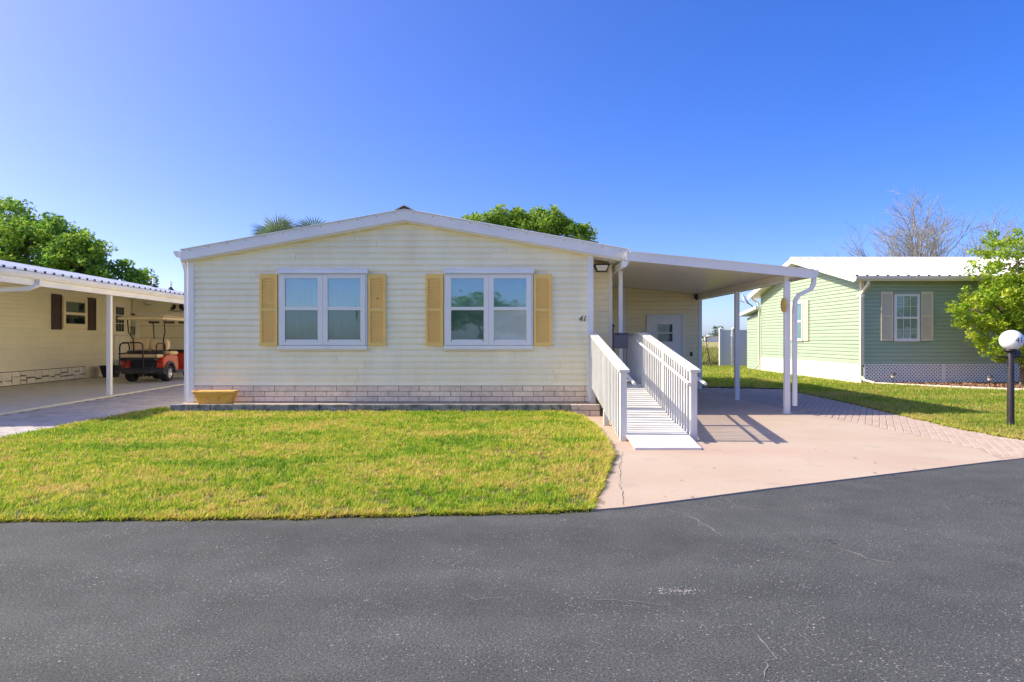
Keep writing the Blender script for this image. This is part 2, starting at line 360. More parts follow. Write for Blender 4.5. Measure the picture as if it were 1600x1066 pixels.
# ------------------------------------------------------------------ ground, road, drives
structure(MB().add([(-1500,-300,-0.06),(1500,-300,-0.06),(1500,3000,-0.06),(-1500,3000,-0.06)], [(0,1,2,3)]).build('ground', 'field'))
EDGE = [(-60,4.9),(-12,5.08),(-3.9,5.22),(-2,5.28),(0,5.45),(0.62,5.52),(0.9,5.60),(1.5,5.87),(2.37,6.30),(3.96,7.03),(5.96,7.95),(9,9.55),(14,12.7),(22,18.5),(40,32)]
def edge_y(x):
    for (a, b), (c, d) in zip(EDGE, EDGE[1:]):
        if a <= x <= c: return b + (d-b)*(x-a)/(c-a)
    return 5
road_poly = [(-60,-9),(60,-9),(60,46)] + EDGE[::-1]
road = sheet('road', road_poly, -0.05, 0.0, 'asphalt')
# cracks: pale thin strips lying on the road
def crack(pts, w):
    v = []; f = []
    P = []
    for (a, b) in zip(pts, pts[1:]):
        n = max(2, int(math.dist(a, b)/0.05))
        for i in range(n): t = i/n; P.append((a[0]+(b[0]-a[0])*t + random.gauss(0, 0.011), a[1]+(b[1]-a[1])*t + random.gauss(0, 0.011)))
    P.append(pts[-1])
    for i, p in enumerate(P):
        d = Vector((P[min(i+1, len(P)-1)][0]-P[max(i-1, 0)][0], P[min(i+1, len(P)-1)][1]-P[max(i-1, 0)][1])).normalized()
        ww = w*random.uniform(0.15, 1.0)*min(1, 0.3+4*min(i, len(P)-1-i)/len(P))
        v += [(p[0]-d.y*ww, p[1]+d.x*ww, 0.0025), (p[0]+d.y*ww, p[1]-d.x*ww, 0.0025)]
    f = [(2*i, 2*i+1, 2*i+3, 2*i+2) for i in range(len(P)-1)]
    me = bpy.data.meshes.new('crack'); me.from_pydata(v, [], f); me.materials.append(M['crack']); return link('crack', me, road)
def G(x, y): Y = 1493.8/(y-529); return ((x-800)*Y/1067, Y)
for pts, w in (([(1040,795),(1085,810),(1105,822),(1128,838)], 0.009), ([(1118,772),(1150,790),(1200,800)], 0.006), ([(1100,790),(1145,806)], 0.004),
               ([(1055,950),(1082,968),(1100,982),(1115,992)], 0.006), ([(1150,978),(1190,1000),(1205,1018),(1195,1060)], 0.0055), ([(1290,850),(1320,860),(1350,872),(1405,882)], 0.007),
               ([(925,938),(990,940),(1050,945)], 0.005), ([(1560,1018),(1598,1042)], 0.006), ([(715,928),(740,938),(790,934)], 0.004)):
    crack([G(*p) for p in pts], w)

# lawns: soil body with grass blades on it
def lawn_z(x, y): return 0.015 + 0.075*np.clip((y-5.3)/6.5, 0, 1)
def rlawn_z(x, y): return 0.03 + 0*x
FL = [(-6.8, edge_y(-6.8)), (-3.9,5.22), (-2,5.28), (0,5.45), (0.62,5.52), (0.80,6.25), (1.0,7.2), (1.19,8.03), (1.26,9.2), (1.28,10.5), (1.20,11.6), (0.9, 12.19), (-6.05,12.19), (-6.15,12.8), (-6.6,12.9), (-6.75,11.4), (-6.85,9.5)]
def body(name, poly, zf, m, z0=-0.04):
    n = len(poly); v = [(x, y, z0) for x, y in poly] + [(x, y, float(zf(np.array(x), np.array(y)))) for x, y in poly]
    me = bpy.data.meshes.new(name); me.from_pydata(v, [], [tuple(range(n, 2*n))] + [(i, (i+1) % n, n+(i+1) % n, n+i) for i in range(n)]); me.materials.append(M[m])
    bm = bmesh.new(); bm.from_mesh(me); bmesh.ops.triangulate(bm, faces=[f for f in bm.faces if len(f.verts) > 4]); bmesh.ops.recalc_face_normals(bm, faces=bm.faces); bm.to_mesh(me); bm.free()
    return structure(link(name, me))
body('lawn', FL, lawn_z, 'soil')
RL = [(7.02, 8.55), (7.0, 9.3), (6.88,10.4), (6.97,11.4), (7.0,11.9), (7.25,14.5), (7.42,18.7), (5.5,19.3), (5.0, 19.3), (3.5, 19.6), (3.5, 36), (34, 36), (34, 27.2), (22, 18.6), (14, 12.8), (9, 9.65)]
body('side_lawn', RL, rlawn_z, 'soil')

BED = [(10.55,20.62),(10.9,20.5),(11.6,19.6),(12.5,18.6),(13.4,17.9),(15,17.2),(18,17),(20,18)]
def inpoly(px, py, poly):
    res = np.zeros(len(px), bool); n = len(poly); j = n-1
    for i in range(n):
        xi, yi = poly[i]; xj, yj = poly[j]
        c = ((yi > py) != (yj > py)) & (px < (xj-xi)*(py-yi)/(yj-yi+1e-12)+xi); res ^= c; j = i
    return res
def edgedist(px, py, poly):
    d = np.full(len(px), 9.0); n = len(poly)
    for i in range(n):
        x0, y0 = poly[i]; x1, y1 = poly[(i+1) % n]; dx, dy = x1-x0, y1-y0; L = dx*dx+dy*dy+1e-9
        t = np.clip(((px-x0)*dx+(py-y0)*dy)/L, 0, 1); d = np.minimum(d, np.hypot(px-x0-t*dx, py-y0-t*dy))
    return d
_gr = np.random.default_rng(3).random((256, 256))
def vnoise(x, y, sc):
    u, v = x/sc, y/sc; i, j = np.floor(u).astype(int), np.floor(v).astype(int); f, g = u-i, v-j; f = f*f*(3-2*f); g = g*g*(3-2*g)
    h = lambda a, b: _gr[a % 256, b % 256]
    return (h(i, j)*(1-f)+h(i+1, j)*f)*(1-g)+(h(i, j+1)*(1-f)+h(i+1, j+1)*f)*g
def grass(name, poly, zf, bands, m, label, excl=None, edge_poly=None, edge_w=0.14):
    V = []; T = []
    for (x0, x1, y0, y1, dens, L, wd) in bands:
        n = int((x1-x0)*(y1-y0)*dens)
        px = rng.uniform(x0, x1, n); py = rng.uniform(y0, y1, n)
        ok = inpoly(px, py, poly) & (np.abs(px) < 0.80*py+0.6)
        if excl is not None: ok &= ~inpoly(px, py, excl)
        cl = 0.6*vnoise(px, py, 0.055)+0.4*vnoise(px+31, py+17, 0.13); ok &= rng.random(len(px)) < np.clip((cl-0.22)*3.4, 0.16, 1)
        px, py, cl = px[ok], py[ok], cl[ok]; n = len(px)
        ed = edgedist(px, py, edge_poly or poly)
        pz = zf(px, py) - 0.004
        az = rng.uniform(0, 2*np.pi, n); tilt = rng.uniform(0.25, 1.4, n); ln = L*rng.uniform(0.55, 1.25, n)
        ln *= 0.45+1.0*cl
        tip = np.stack([px+np.cos(az)*np.sin(tilt)*ln, py+np.sin(az)*np.sin(tilt)*ln, pz+np.cos(tilt)*ln], 1)
        wa = az+np.pi/2+rng.normal(0, 0.5, n); w = wd*rng.uniform(0.6, 1.3, n)
        dx, dy = np.cos(wa)*w/2, np.sin(wa)*w/2
        V.append(np.stack([np.stack([px-dx, py-dy, pz], 1), np.stack([px+dx, py+dy, pz], 1), tip], 1).reshape(-1, 3))
        t = np.clip(rng.normal(0.44, 0.22, n)+0.7*(vnoise(px+9, py+5, 0.07)-0.5), 0.0, 0.95); dry = rng.random(n) < 0.06+0.55*np.clip(vnoise(px+50, py+80, 0.75)*vnoise(px+3, py+8, 0.3)*2.6-0.75, 0, 1); t[dry] = rng.uniform(0.75, 1.0, dry.sum())
        t = np.where(rng.random(n) < np.exp(-ed/edge_w)*0.8, rng.uniform(0.65, 1.0, n), t)
        T.append(t)
    for (xa, ya), (xb, yb) in zip(poly, poly[1:]+poly[:1]):
        if max(ya, yb) > 19 or min(xa, xb) > 9: continue
        Ls = math.hypot(xb-xa, yb-ya); n = int(Ls*1100*min(1, 7/min(ya, yb))); t = rng.random(n)
        nx, ny = (yb-ya)/Ls, -(xb-xa)/Ls
        cl_ = 0.012*np.sin(t*Ls*9+xa)+0.01*np.sin(t*Ls*23)
        off = rng.normal(-0.012, 0.016, n)+cl_
        px = xa+(xb-xa)*t+nx*off; py = ya+(yb-ya)*t+ny*off; pz = np.maximum(zf(px, py)*rng.uniform(0.2, 1, n), 0.003)
        az = np.arctan2(ny, nx)+rng.normal(0, 0.9, n); tilt = rng.uniform(0.5, 1.75, n); ln = rng.uniform(0.02, 0.06, n)*(0.7+0.6*np.abs(np.sin(t*Ls*5)))
        tip = np.stack([px+np.cos(az)*np.sin(tilt)*ln, py+np.sin(az)*np.sin(tilt)*ln, np.maximum(pz+np.cos(tilt)*ln, 0.004)], 1)
        w = 0.009*rng.uniform(0.6, 1.3, n); dx, dy = -np.sin(az)*w/2, np.cos(az)*w/2
        V.append(np.stack([np.stack([px-dx, py-dy, pz], 1), np.stack([px+dx, py+dy, pz], 1), tip], 1).reshape(-1, 3)); T.append(rng.uniform(0.35, 1.0, n))
    V = np.concatenate(V); T = np.concatenate(T); F = np.arange(len(V)).reshape(-1, 3)
    o = bigmesh(name, V, F, T, m); tag(o, label, 'grass', kind='stuff'); return len(F)
ng = grass('grass', FL, lawn_z, [(-7,1.4,5.1,6.8,13000,0.052,0.011),(-7,1.4,6.8,9.0,9500,0.052,0.013),(-7,1.4,9.0,13.0,6500,0.052,0.016)], 'grass', 'patchy yellow green front lawn between the road and the cream house')
ng += grass('side_grass', RL, rlawn_z, [(6.8,14,8.5,13,4200,0.055,0.011),(6.8,17,13,20.6,2600,0.06,0.015),(3.5,12,19.3,36,1100,0.07,0.03)], 'grass_r', 'green lawn beside the driveway and the sage green house', edge_w=0.4, excl=BED + [(34,20.5),(34,31),(10.55,31)])

# pink concrete drive and the paver strips
DR = [(0.64,5.535),(0.92,5.62),(1.5,5.89),(2.37,6.32),(3.96,7.05),(5.6,7.80),(5.85,8.6),(5.75,10.2),(5.45,12.4),(5.22,15.5),(5.15,19.2),(1.6,19.2),(1.6,12.7),(1.30,12.7),(1.30,9.2),(1.2,8.0),(0.82,6.2)]
drive = sheet('driveway', DR, -0.05, 0.012, 'pink')
def joint(pts, w, m, z, name):
    P = []
    for a, b in zip(pts, pts[1:]):
        n = max(2, int(math.dist(a, b)/0.06))
        for i in range(n): P.append((a[0]+(b[0]-a[0])*i/n+random.gauss(0, 0.008), a[1]+(b[1]-a[1])*i/n))
    v = []
    for p in P:
        ww = w*random.uniform(0.1, 1.0); v += [(p[0]-ww, p[1], z), (p[0]+ww, p[1], z)]
    me = bpy.data.meshes.new(name); me.from_pydata(v, [], [(2*i, 2*i+1, 2*i+3, 2*i+2) for i in range(len(P)-1)]); me.materials.append(M[m]); return link(name, me, drive)
joint([(0.93,5.68),(1.02,6.4),(1.17,7.4),(1.36,8.35)], 0.0045, 'mortar', 0.0145, 'expansion_crack')
chips = MB()
for k in range(150):
    cx_, cy_ = 0.905+random.gauss(0, 0.075), 3.78+random.gauss(0, 0.028); a_ = random.uniform(0, 6.28); r_ = random.uniform(0.003, 0.008)
    pts_ = [(cx_+r_*math.cos(a_+q*2.1)*random.uniform(0.7, 1.2), cy_+r_*math.sin(a_+q*2.1)) for q in range(3)]
    chips.add([(*p, 0.001) for p in pts_]+[(cx_, cy_, r_*0.8)], [(0,1,3),(1,2,3),(2,0,3)])
M['chip_stone'] = mat('loose_stone_chip', (0.26, 0.25, 0.23), 0.9, 0.2, 30)
o = chips.build('stone_chips', 'chip_stone', road); o['kind'] = 'stuff'
PS = [(5.62,7.82),(6.0,7.99),(7.02,8.55),(7.0,9.3),(6.88,10.4),(6.97,11.4),(7.0,11.9),(7.25,14.5),(7.42,18.7),(5.5,19.25),(5.17,19.2),(5.24,15.5),(5.47,12.4),(5.77,10.2),(5.87,8.6)]
strip = sheet('paver_strip', PS, -0.05, 0.004, 'pink_joint')
LP = [(-16, 5.05), (-6.82, 5.12), (-6.87,9.5), (-6.77,11.4), (-6.62,12.9), (-6.2,12.95), (-6.2, 30), (-10.6, 30), (-9.6,16.4), (-9.22, 11.4), (-16, 10.9)]
ldrive = sheet('paver_drive', LP, -0.05, 0.004, 'paver_joint')
def pavers(parent, poly, sx, sy, ang, m, ztop, region, herring=False):
    ca, sa = math.cos(ang), math.sin(ang); cells = []
    nx = int(30/sx); 
    for j in range(-200, 200):
        for i in range(-200, 200):
            u = (i + (0.5 if j % 2 else 0))*sx; v = j*sy
            x = region[0] + u*ca - v*sa; y = region[1] + u*sa + v*ca
            if not (region[2] < x < region[3] and region[4] < y < region[5]) or abs(x) > 0.78*y+0.3: continue
            cells.append((x, y))
    cells = np.array(cells); ok = inpoly(cells[:, 0], cells[:, 1], poly) & (edgedist(cells[:, 0], cells[:, 1], poly) > min(sx, sy)*0.45)
    cells = cells[ok]; cells = cells[np.argsort(cells[:, 1])]
    g = 0.0035; b = MB().bbox(-sx/2+g, sx/2-g, -sy/2+g, sy/2-g, -0.03, 0, 0.005); src = None
    for k, (x, y) in enumerate(cells[:290]):
        if src is None: src = b.build('paver', m, parent); o = src
        else: o = src.copy(); COL.objects.link(o)
        o.location = (x, y, ztop+random.gauss(0, 0.0012)); o.rotation_euler = (random.gauss(0, 0.006), random.gauss(0, 0.006), ang+random.gauss(0, 0.008))
    if len(cells) > 290:
        mb = MB()
        for (x, y) in cells[290:]:
            mb.bbox(-sx/2+g, sx/2-g, -sy/2+g, sy/2-g, -0.03, 0, 0.005, Matrix.Translation((x, y, ztop+random.gauss(0, 0.0012))) @ Matrix.Rotation(ang, 4, 'Z'))
        o = mb.build('paver_field', m, parent); o['kind'] = 'stuff'
pavers(ldrive, LP, 0.31, 0.205, R(1.5), 'paver', 0.014, (-8, 12, -12, -6, 5, 23))
pavers(strip, PS, 0.21, 0.105, R(62), 'paver_pink', 0.011, (6.4, 12, 5, 7.6, 7.8, 19.3))

# ------------------------------------------------------------------ siding
def siding(parent, O, u, out, z0, z1, step, ext, m, seg=3.66, name='siding_board'):
    O = Vector(O); u = Vector(u); out = Vector(out); k = 0; z = z0
    while z < z1-0.01:
        zt = min(z+step, z1)
        a0, a1 = ext(z); b0, b1 = ext(zt); 
        if a1-a0 < 0.05: break
        if b1 < b0: b0 = b1 = (b0+b1)/2
        cuts = []; c = a0 + seg*random.uniform(0.25, 0.95)
        while c < a1-0.5:
            if b0+0.3 < c < b1-0.3: cuts.append(c)
            c += seg
        lo = [a0]+cuts; hi = cuts+[a1]; lt = [b0]+cuts; ht = [b1]+cuts
        ht = cuts+[b1]
        for p, q, r, s in zip(lo, hi, lt, ht):
            g = 0.0025; bo = random.uniform(0, 0.0022)
            prof = ((0.022, 0.0), (0.0225, 0.03), (0.017, 0.62), (0.005, 0.80), (0.001, 1.03))
            v = []
            for w, t in prof:
                for (e0, e1) in ((p, r), ): v.append(O + u*(e0+(e1-e0)*t+g) + out*(w+bo) + Vector((0, 0, z+(zt-z)*t)))
                v.append(O + u*(q+(s-q)*t-g) + out*(w+bo) + Vector((0, 0, z+(zt-z)*t)))
            v += [O+u*p+Vector((0, 0, z)), O+u*q+Vector((0, 0, z))]
            f = [(2*i, 2*i+1, 2*i+3, 2*i+2) for i in range(4)] + [(10, 11, 1, 0)]
            f += [(0, 2, 4, 6, 8, 10), (1, 11, 9, 7, 5, 3)]
            me = bpy.data.meshes.new(name); me.from_pydata([tuple(x) for x in v], [], f); me.materials.append(M[m])
            link(name, me, parent)
        z += step; k += 1

def frame_xform(O, u, out):
    """matrix taking (u, outward, z) local coords to world"""
    O = Vector(O); u = Vector(u); out = Vector(out)
    return Matrix(((u.x, out.x, 0, O.x), (u.y, out.y, 0, O.y), (u.z, out.z, 1, O.z), (0, 0, 0, 1)))

def shutter(parent, T, u0, u1, z0, z1, m, label=None, mid=0.5):
    w = 0.045
    sh = MB()
    sh.bbox(u0, u0+w, 0.012, 0.05, z0, z1, 0.004, T); sh.bbox(u1-w, u1, 0.012, 0.05, z0, z1, 0.004, T)
    zm = z0+(z1-z0)*mid
    for (a, b) in ((z0, z0+0.065), (zm-0.03, zm+0.03), (z1-0.075, z1)): sh.box(u0+w, u1-w, 0.012, 0.047, a, b, T)
    # arched head of the upper panel
    n = 8; um = (u0+u1)/2; hw = (u1-u0)/2-w
    pts = [(u0+w, z1-0.075)] + [(um-hw+2*hw*i/n, z1-0.105+0.03*math.sin(math.pi*i/n)) for i in range(n+1)] + [(u1-w, z1-0.075)]
    sh.prism(pts, 1, 0.014, 0.046, T)
    sh.box(u0+w, u1-w, 0.012, 0.02, z0+0.065, z1-0.075, T)
    o = sh.build('shutter', m, parent)
    if label: o['label'] = label
    lv = MB()
    for (a, b) in ((z0+0.07, zm-0.035), (zm+0.035, z1-0.10)):
        n = int((b-a)/0.036)
        for i in range(n):
            z = a+(b-a)*i/n; d = (b-a)/n
            lv.add([(u0+w, 0.043, z+0.002), (u1-w, 0.043, z+0.002), (u1-w, 0.021, z+d*1.05), (u0+w, 0.021, z+d*1.05)], [(0,1,2,3)], False, T)
            lv.add([(u0+w, 0.043, z+0.002), (u1-w, 0.043, z+0.002), (u1-w, 0.021, z), (u0+w, 0.021, z)], [(0,1,2,3)], False, T)
    l = lv.build('louver', m, o); l['kind'] = 'stuff'
    return o

def sash(parent, T, u0, u1, z0, z1, gu, gl, bl_u, bl_l, fr=0.10, m='white_vinyl', zmid=None, grid=None):
    """one double-hung unit: frame, sash rails, two panes with what hangs behind"""
    zm = zmid or (z0+z1)/2
    b = MB()
    b.bbox(u0, u0+fr, 0.01, 0.062, z0, z1, 0.004, T); b.bbox(u1-fr, u1, 0.01, 0.062, z0, z1, 0.004, T)
    b.box(u0+fr, u1-fr, 0.01, 0.060, z1-fr*0.85, z1, T); b.box(u0+fr, u1-fr, 0.01, 0.060, z0, z0+fr*0.75, T)
    b.box(u0+fr, u1-fr, 0.01, 0.056, zm-0.03, zm+0.03, T)
    b.box(u0+fr+0.012, u1-fr-0.012, 0.03, 0.052, z0+fr*0.75, z0+fr*0.75+0.035, T)
    o = b.build('window', m, parent)
    for nm, a, c, g, bl in (('pane', zm+0.03, z1-fr*0.85, gu, bl_u), ('pane', z0+fr*0.75, zm-0.03, gl, bl_l)):
        MB().box(u0+fr, u1-fr, 0.030, 0.034, a, c, T).build('pane', g, o)
        MB().box(u0+fr, u1-fr, 0.0155, 0.019, a, c, T).build('curtain', bl, o)
    if grid:
        gm = MB()
        for i in range(1, grid[0]):
            uu = u0+fr+(u1-u0-2*fr)*i/grid[0]; gm.box(uu-0.008, uu+0.008, 0.0345, 0.040, z0+fr*0.75, z1-fr*0.85, T)
        for j in range(1, grid[1]):
            for (a, c) in ((zm+0.03, z1-fr*0.85), (z0+fr*0.75, zm-0.03)):
                zz = a+(c-a)*j/grid[1]; gm.box(u0+fr, u1-fr, 0.0348, 0.0395, zz-0.007, zz+0.007, T)
        gm.build('muntin', m, o)
    return o

# ------------------------------------------------------------------ cream house
FY = 12.72; RY = 12.57; XL, XR = -6.02, 1.50; RIDGE = (-1.98, 3.785); EAL, EAR = -6.10, 2.18; EZ = 3.04
def roof_top(x): return EZ + (RIDGE[1]-EZ)*(x-EAL)/(RIDGE[0]-EAL) if x < RIDGE[0] else EZ + (RIDGE[1]-EZ)*(EAR-x)/(EAR-RIDGE[0])
house = empty('mobile_home', (-2, 20, 0), 'cream sided home with low gable roof, yellow shutters and block skirting', 'house')
wall = MB().prism([(XL, 0.0), (XR, 0.0), (XR, roof_top(XR)-0.21), (RIDGE[0], RIDGE[1]-0.21), (XL, roof_top(XL)-0.21)], 1, FY+0.001, 13.6).build('front_wall', 'siding', house)
main = MB().prism([(XL, 0.0), (1.955, 0.0), (1.955, roof_top(1.955)-0.21), (RIDGE[0], RIDGE[1]-0.21), (XL, roof_top(XL)-0.21)], 1, 13.46, 28).build('main_wall', 'siding_y', house)
def ext_main(z):
    lo, hi = XL+0.10, XR-0.09
    top = z+0.16
    s = (RIDGE[1]-EZ)/(RIDGE[0]-EAL); s2 = (RIDGE[1]-EZ)/(EAR-RIDGE[0])
    return max(lo, EAL + (top-EZ)/s), min(hi, EAR - (top-EZ)/s2)
siding(wall, (0, FY, 0), (1, 0, 0), (0, -1, 0), 0.522, 3.62, 0.1125, ext_main, 'siding')
siding(main, (0, 13.459, 0), (1, 0, 0), (0, -1, 0), 0.50, 2.90, 0.1125, lambda z: (1.51, 1.90), 'siding_y')
MB().bbox(XL-0.005, XL+0.105, FY-0.034, FY+0.08, 0.22, roof_top(XL)-0.2, 0.004).build('corner_trim', 'white', house)
MB().bbox(XR-0.095, XR+0.012, FY-0.034, FY+0.09, 0.22, roof_top(XR)-0.2, 0.004).build('corner_trim', 'white', house)
MB().bbox(1.895, 1.975, 13.43, 13.52, 0.3, roof_top(1.96)-0.2, 0.004).build('corner_trim', 'trim_cream', house)
# roof slopes, ribbed sheet edge, fascia
def slope_poly(x0, z0, x1, z1, t0, t1):
    return [(x0, z0-t0), (x1, z1-t0), (x1, z1-t1), (x0, z0-t1)]
for (x0, z0, x1, z1) in ((EAL, EZ, RIDGE[0], RIDGE[1]), (RIDGE[0], RIDGE[1], EAR, EZ)):
    r = MB().prism(slope_poly(x0, z0, x1, z1, 0.03, 0.20), 1, RY+0.03, 28.3).build('roof', 'white', house)
    mb = MB(); mb.prism(slope_poly(x0, z0, x1, z1, 0.0, 0.012), 1, RY-0.035, 28.35)
    for k in range(26):
        y = RY+0.05+k*0.61
        mb.prism(slope_poly(x0, z0, x1, z1, -0.02, 0.004), 1, y, y+0.045)
    mb.build('roof_sheet', 'metal_roof', r)
    # face board along the rake
    MB().prism(slope_poly(x0, z0, x1, z1, 0.014, 0.205), 1, RY-0.012, RY+0.028).build('rake_fascia', 'white', r)
    MB().prism(slope_poly(x0, z0, x1, z1, 0.206, 0.236), 1, RY+0.012, FY-0.002).build('frieze_trim', 'trim_cream', r)
    sc = MB()
    for k in range(12):
        t = (k+0.5)/12; x = x0+(x1-x0)*t; z = z0+(z1-z0)*t
        sc.lathe([(0.0, -0.004), (0.008, -0.004), (0.008, 0.0)], 6, (x, RY-0.012, z-0.05), axis=1)
    sc.build('screw', 'darkgrey', r)
MB().prism([(RIDGE[0]-0.17, RIDGE[1]-0.03), (RIDGE[0], RIDGE[1]+0.055), (RIDGE[0]+0.17, RIDGE[1]-0.03), (RIDGE[0]+0.17, RIDGE[1]-0.012), (RIDGE[0], RIDGE[1]+0.075), (RIDGE[0]-0.17, RIDGE[1]-0.012)], 1, RY-0.05, 28.4).build('ridge_cap', 'metal_roof', house)
MB().prism([(RIDGE[0]-0.08, RIDGE[1]+0.012), (RIDGE[0], RIDGE[1]+0.05), (RIDGE[0]+0.08, RIDGE[1]+0.012)], 1, RY-0.045, RY+0.1).build('ridge_closure', 'rust', house)
# gutters and downspouts
def gutter(xa, sgn, ztop, y0, y1):
    prof = [(xa, ztop), (xa+sgn*0.125, ztop), (xa+sgn*0.12, ztop-0.05), (xa+sgn*0.075, ztop-0.11), (xa, ztop-0.115)]
    return MB().prism(prof, 1, y0, y1)
gutter(EAL-0.01, -1, EZ-0.03, RY, 28.2).build('gutter', 'white', house)
gutter(EAR-0.16, 1, EZ-0.215, RY-0.02, 28.0).build('gutter', 'white', house)
MB().rtube([(EAL-0.05, FY+0.02, EZ-0.14), (EAL-0.0, FY+0.02, EZ-0.28), (EAL+0.03, FY+0.02, EZ-0.4), (EAL+0.03, FY+0.02, 0.20), (EAL-0.02, FY-0.02, 0.12)], 0.06, 0.075).build('downspout', 'white', house)
MB().rtube([(2.13, 13.40, EZ-0.32), (2.13, 13.40, 0.40)], 0.06, 0.075).build('downspout', 'white', house)
# block skirting: three courses on a dark backing
MB().box(XL+0.10, XR-0.08, FY-0.012, FY+0.0005, 0.215, 0.520).build('mortar', 'mortar', wall)
def blocks(parent, x0, x1, z0, n, h, L, yf, d, m, name='block', off=0.5):
    cache = {}
    for c in range(n):
        x = x0 - (L*off if c % 2 else 0) - random.uniform(0, 0.1)
        while x < x1-0.02:
            a = max(x, x0); b = min(x+L, x1)
            if b-a > 0.04:
                key = round(b-a, 3)
                if key not in cache: cache[key] = MB().bbox(0, b-a-0.008, 0, d, 0, h-0.008, 0.006)
                if isinstance(cache[key], MB): o = cache[key].build(name, m, parent); cache[key] = o
                else: o = cache[key].copy(); COL.objects.link(o)
                o.location = (a+0.004, yf+random.uniform(-0.004, 0.004), z0+c*h+0.004)
            x += L
blocks(wall, XL+0.10, XR-0.08, 0.221, 3, 0.0985, 0.385, FY-0.034, 0.03, 'block')
# raised bed ledge in front of the house
ledge = MB().bbox(-6.06, 1.55, 12.235, FY-0.036, -0.02, 0.205, 0.01).build('ledge', 'pink')
tag(ledge, 'low pink concrete ledge edged with stained blocks along the house front', 'ledge')
blocks(ledge, -6.10, 1.05, 0.02, 1, 0.205, 0.39, 12.165, 0.085, 'edging', 'edging_block')
blocks(ledge, 1.05, 1.57, 0.012, 2, 0.107, 0.385, 12.165, 0.085, 'edging_clean', 'edging_block')
blocks(ledge, 1.05, 1.0, 0.012, 2, 0.107, 0.385, 12.165, 0.085, 'edging_clean', 'edging_block')
# front windows and shutters
T = frame_xform((0, FY-0.016, 0), (1, 0, 0), (0, -1, 0))
def U(x): return (x-800)/83.9
for (xo, lab, bl) in ((0, ('left', 1), ('blind', 'blind', 'blind', 'blind')), (258.1, ('right', 2), ('blind', 'blind', 'blind', 'blind_white'))):
    a, b = U(436.5+xo), U(575+xo); mid = (a+b)/2
    s1 = sash(house, T, a+0.035, mid-0.001, 1.275, 2.592, 'glass_up', 'glass_low', bl[0], bl[2], 0.092, zmid=1.955)
    s2 = sash(house, T, mid+0.001, b-0.035, 1.275, 2.592, 'glass_up', 'glass_low' if xo == 0 else 'glass_clear', bl[1], bl[3], 0.092, zmid=1.955)
    MB().bbox(a, a+0.034, 0.008, 0.04, 1.275, 2.592, 0.003, T).build('casing', 'white', s1)
    MB().bbox(b-0.034, b, 0.008, 0.04, 1.275, 2.592, 0.003, T).build('casing', 'white', s2)
    h = MB().bbox(a-0.01, b+0.01, 0.008, 0.075, 2.61, 2.70, 0.004, T); h.prism([(0.075, 2.60), (0.095, 2.60), (0.095, 2.63), (0.075, 2.66)], 0, a-0.01, b+0.01, T)
    h.build('header_board', 'white', s1)
    sl = MB().bbox(a, b, 0.008, 0.072, 1.195, 1.268, 0.004, T)
    for k in range(10): sl.box(a+0.08+k*0.155, a+0.095+k*0.155, 0.072, 0.075, 1.222, 1.230, T)
    sl.build('sill', 'white', s1)
    MB().box(a-0.03, b+0.02, 0.008, 0.03, 1.168, 1.190, T).build('sill_trim', 'trim_cream', s1)
    shutter(house, T, U(407.2+xo), U(434.7+xo), 1.265, 2.60, 'shutter'); shutter(house, T, U(576+xo), U(603.5+xo), 1.265, 2.60, 'shutter')
# shutters' mounting wear: two knocked out holes on the shutter right of the left window
MB().lathe([(0.0, 0), (0.016, 0)], 8, (U(601.5), FY-0.0655, 2.51), axis=1).build('screw_hole', 'dark_in', house)
MB().lathe([(0.0, 0), (0.014, 0)], 8, (U(590.5), FY-0.054, 2.14), axis=1).build('screw_hole', 'dark_in', house)
def text_mesh(s, size, shear=0.0, ext=0.0):
    c = bpy.data.curves.new('t', 'FONT'); c.body = s; c.size = size; c.shear = shear; c.extrude = ext; c.align_x = 'CENTER'; c.align_y = 'CENTER'; c.resolution_u = 4
    o = bpy.data.objects.new('t', c); COL.objects.link(o); bpy.context.view_layer.update()
    me = bpy.data.meshes.new_from_object(o.evaluated_get(bpy.context.evaluated_depsgraph_get())); bpy.data.objects.remove(o); return me
me = text_mesh('41', 0.145, 0.28, 0.006); me.materials.append(M['black'])
o = link('house_number', me, house); o.matrix_basis = Matrix.Translation((1.305, FY-0.026, 1.765)) @ Euler((R(90), 0, 0)).to_matrix().to_4x4()
o['label'] = 'black slanted number 41 on the siding'
# wall lantern under the soffit
lan = empty('porch_light', (1.75, 13.35, 2.78), 'black framed porch lantern under the soffit by the corner', 'light')
lb = MB(); lb.add([(1.62,13.3,2.86),(1.89,13.3,2.86),(1.89,13.44,2.86),(1.62,13.44,2.86),(1.60,13.28,2.83),(1.91,13.28,2.83),(1.91,13.44,2.83),(1.60,13.44,2.83)], [(0,1,2,3),(0,1,5,4),(1,2,6,5),(2,3,7,6),(3,0,4,7),(4,5,6,7)])
for (xa, xb) in ((1.615, 1.665), (1.895, 1.845)): lb.tube([(xa, 13.29, 2.83), (xb, 13.33, 2.715)], 0.009, 6); lb.tube([(xa, 13.43, 2.83), (xb, 13.42, 2.715)], 0.009, 6)
lb.bbox(1.65, 1.86, 13.32, 13.43, 2.705, 2.72, 0.003)
lb.build('lamp_frame', 'black', lan)
MB().add([(1.63,13.30,2.83),(1.88,13.30,2.83),(1.88,13.43,2.83),(1.63,13.43,2.83),(1.675,13.335,2.72),(1.835,13.335,2.72),(1.835,13.42,2.72),(1.675,13.42,2.72)], [(0,1,5,4),(1,2,6,5),(2,3,7,6),(3,0,4,7),(4,5,6,7)]).build('lamp_glass', 'glow_white', lan)

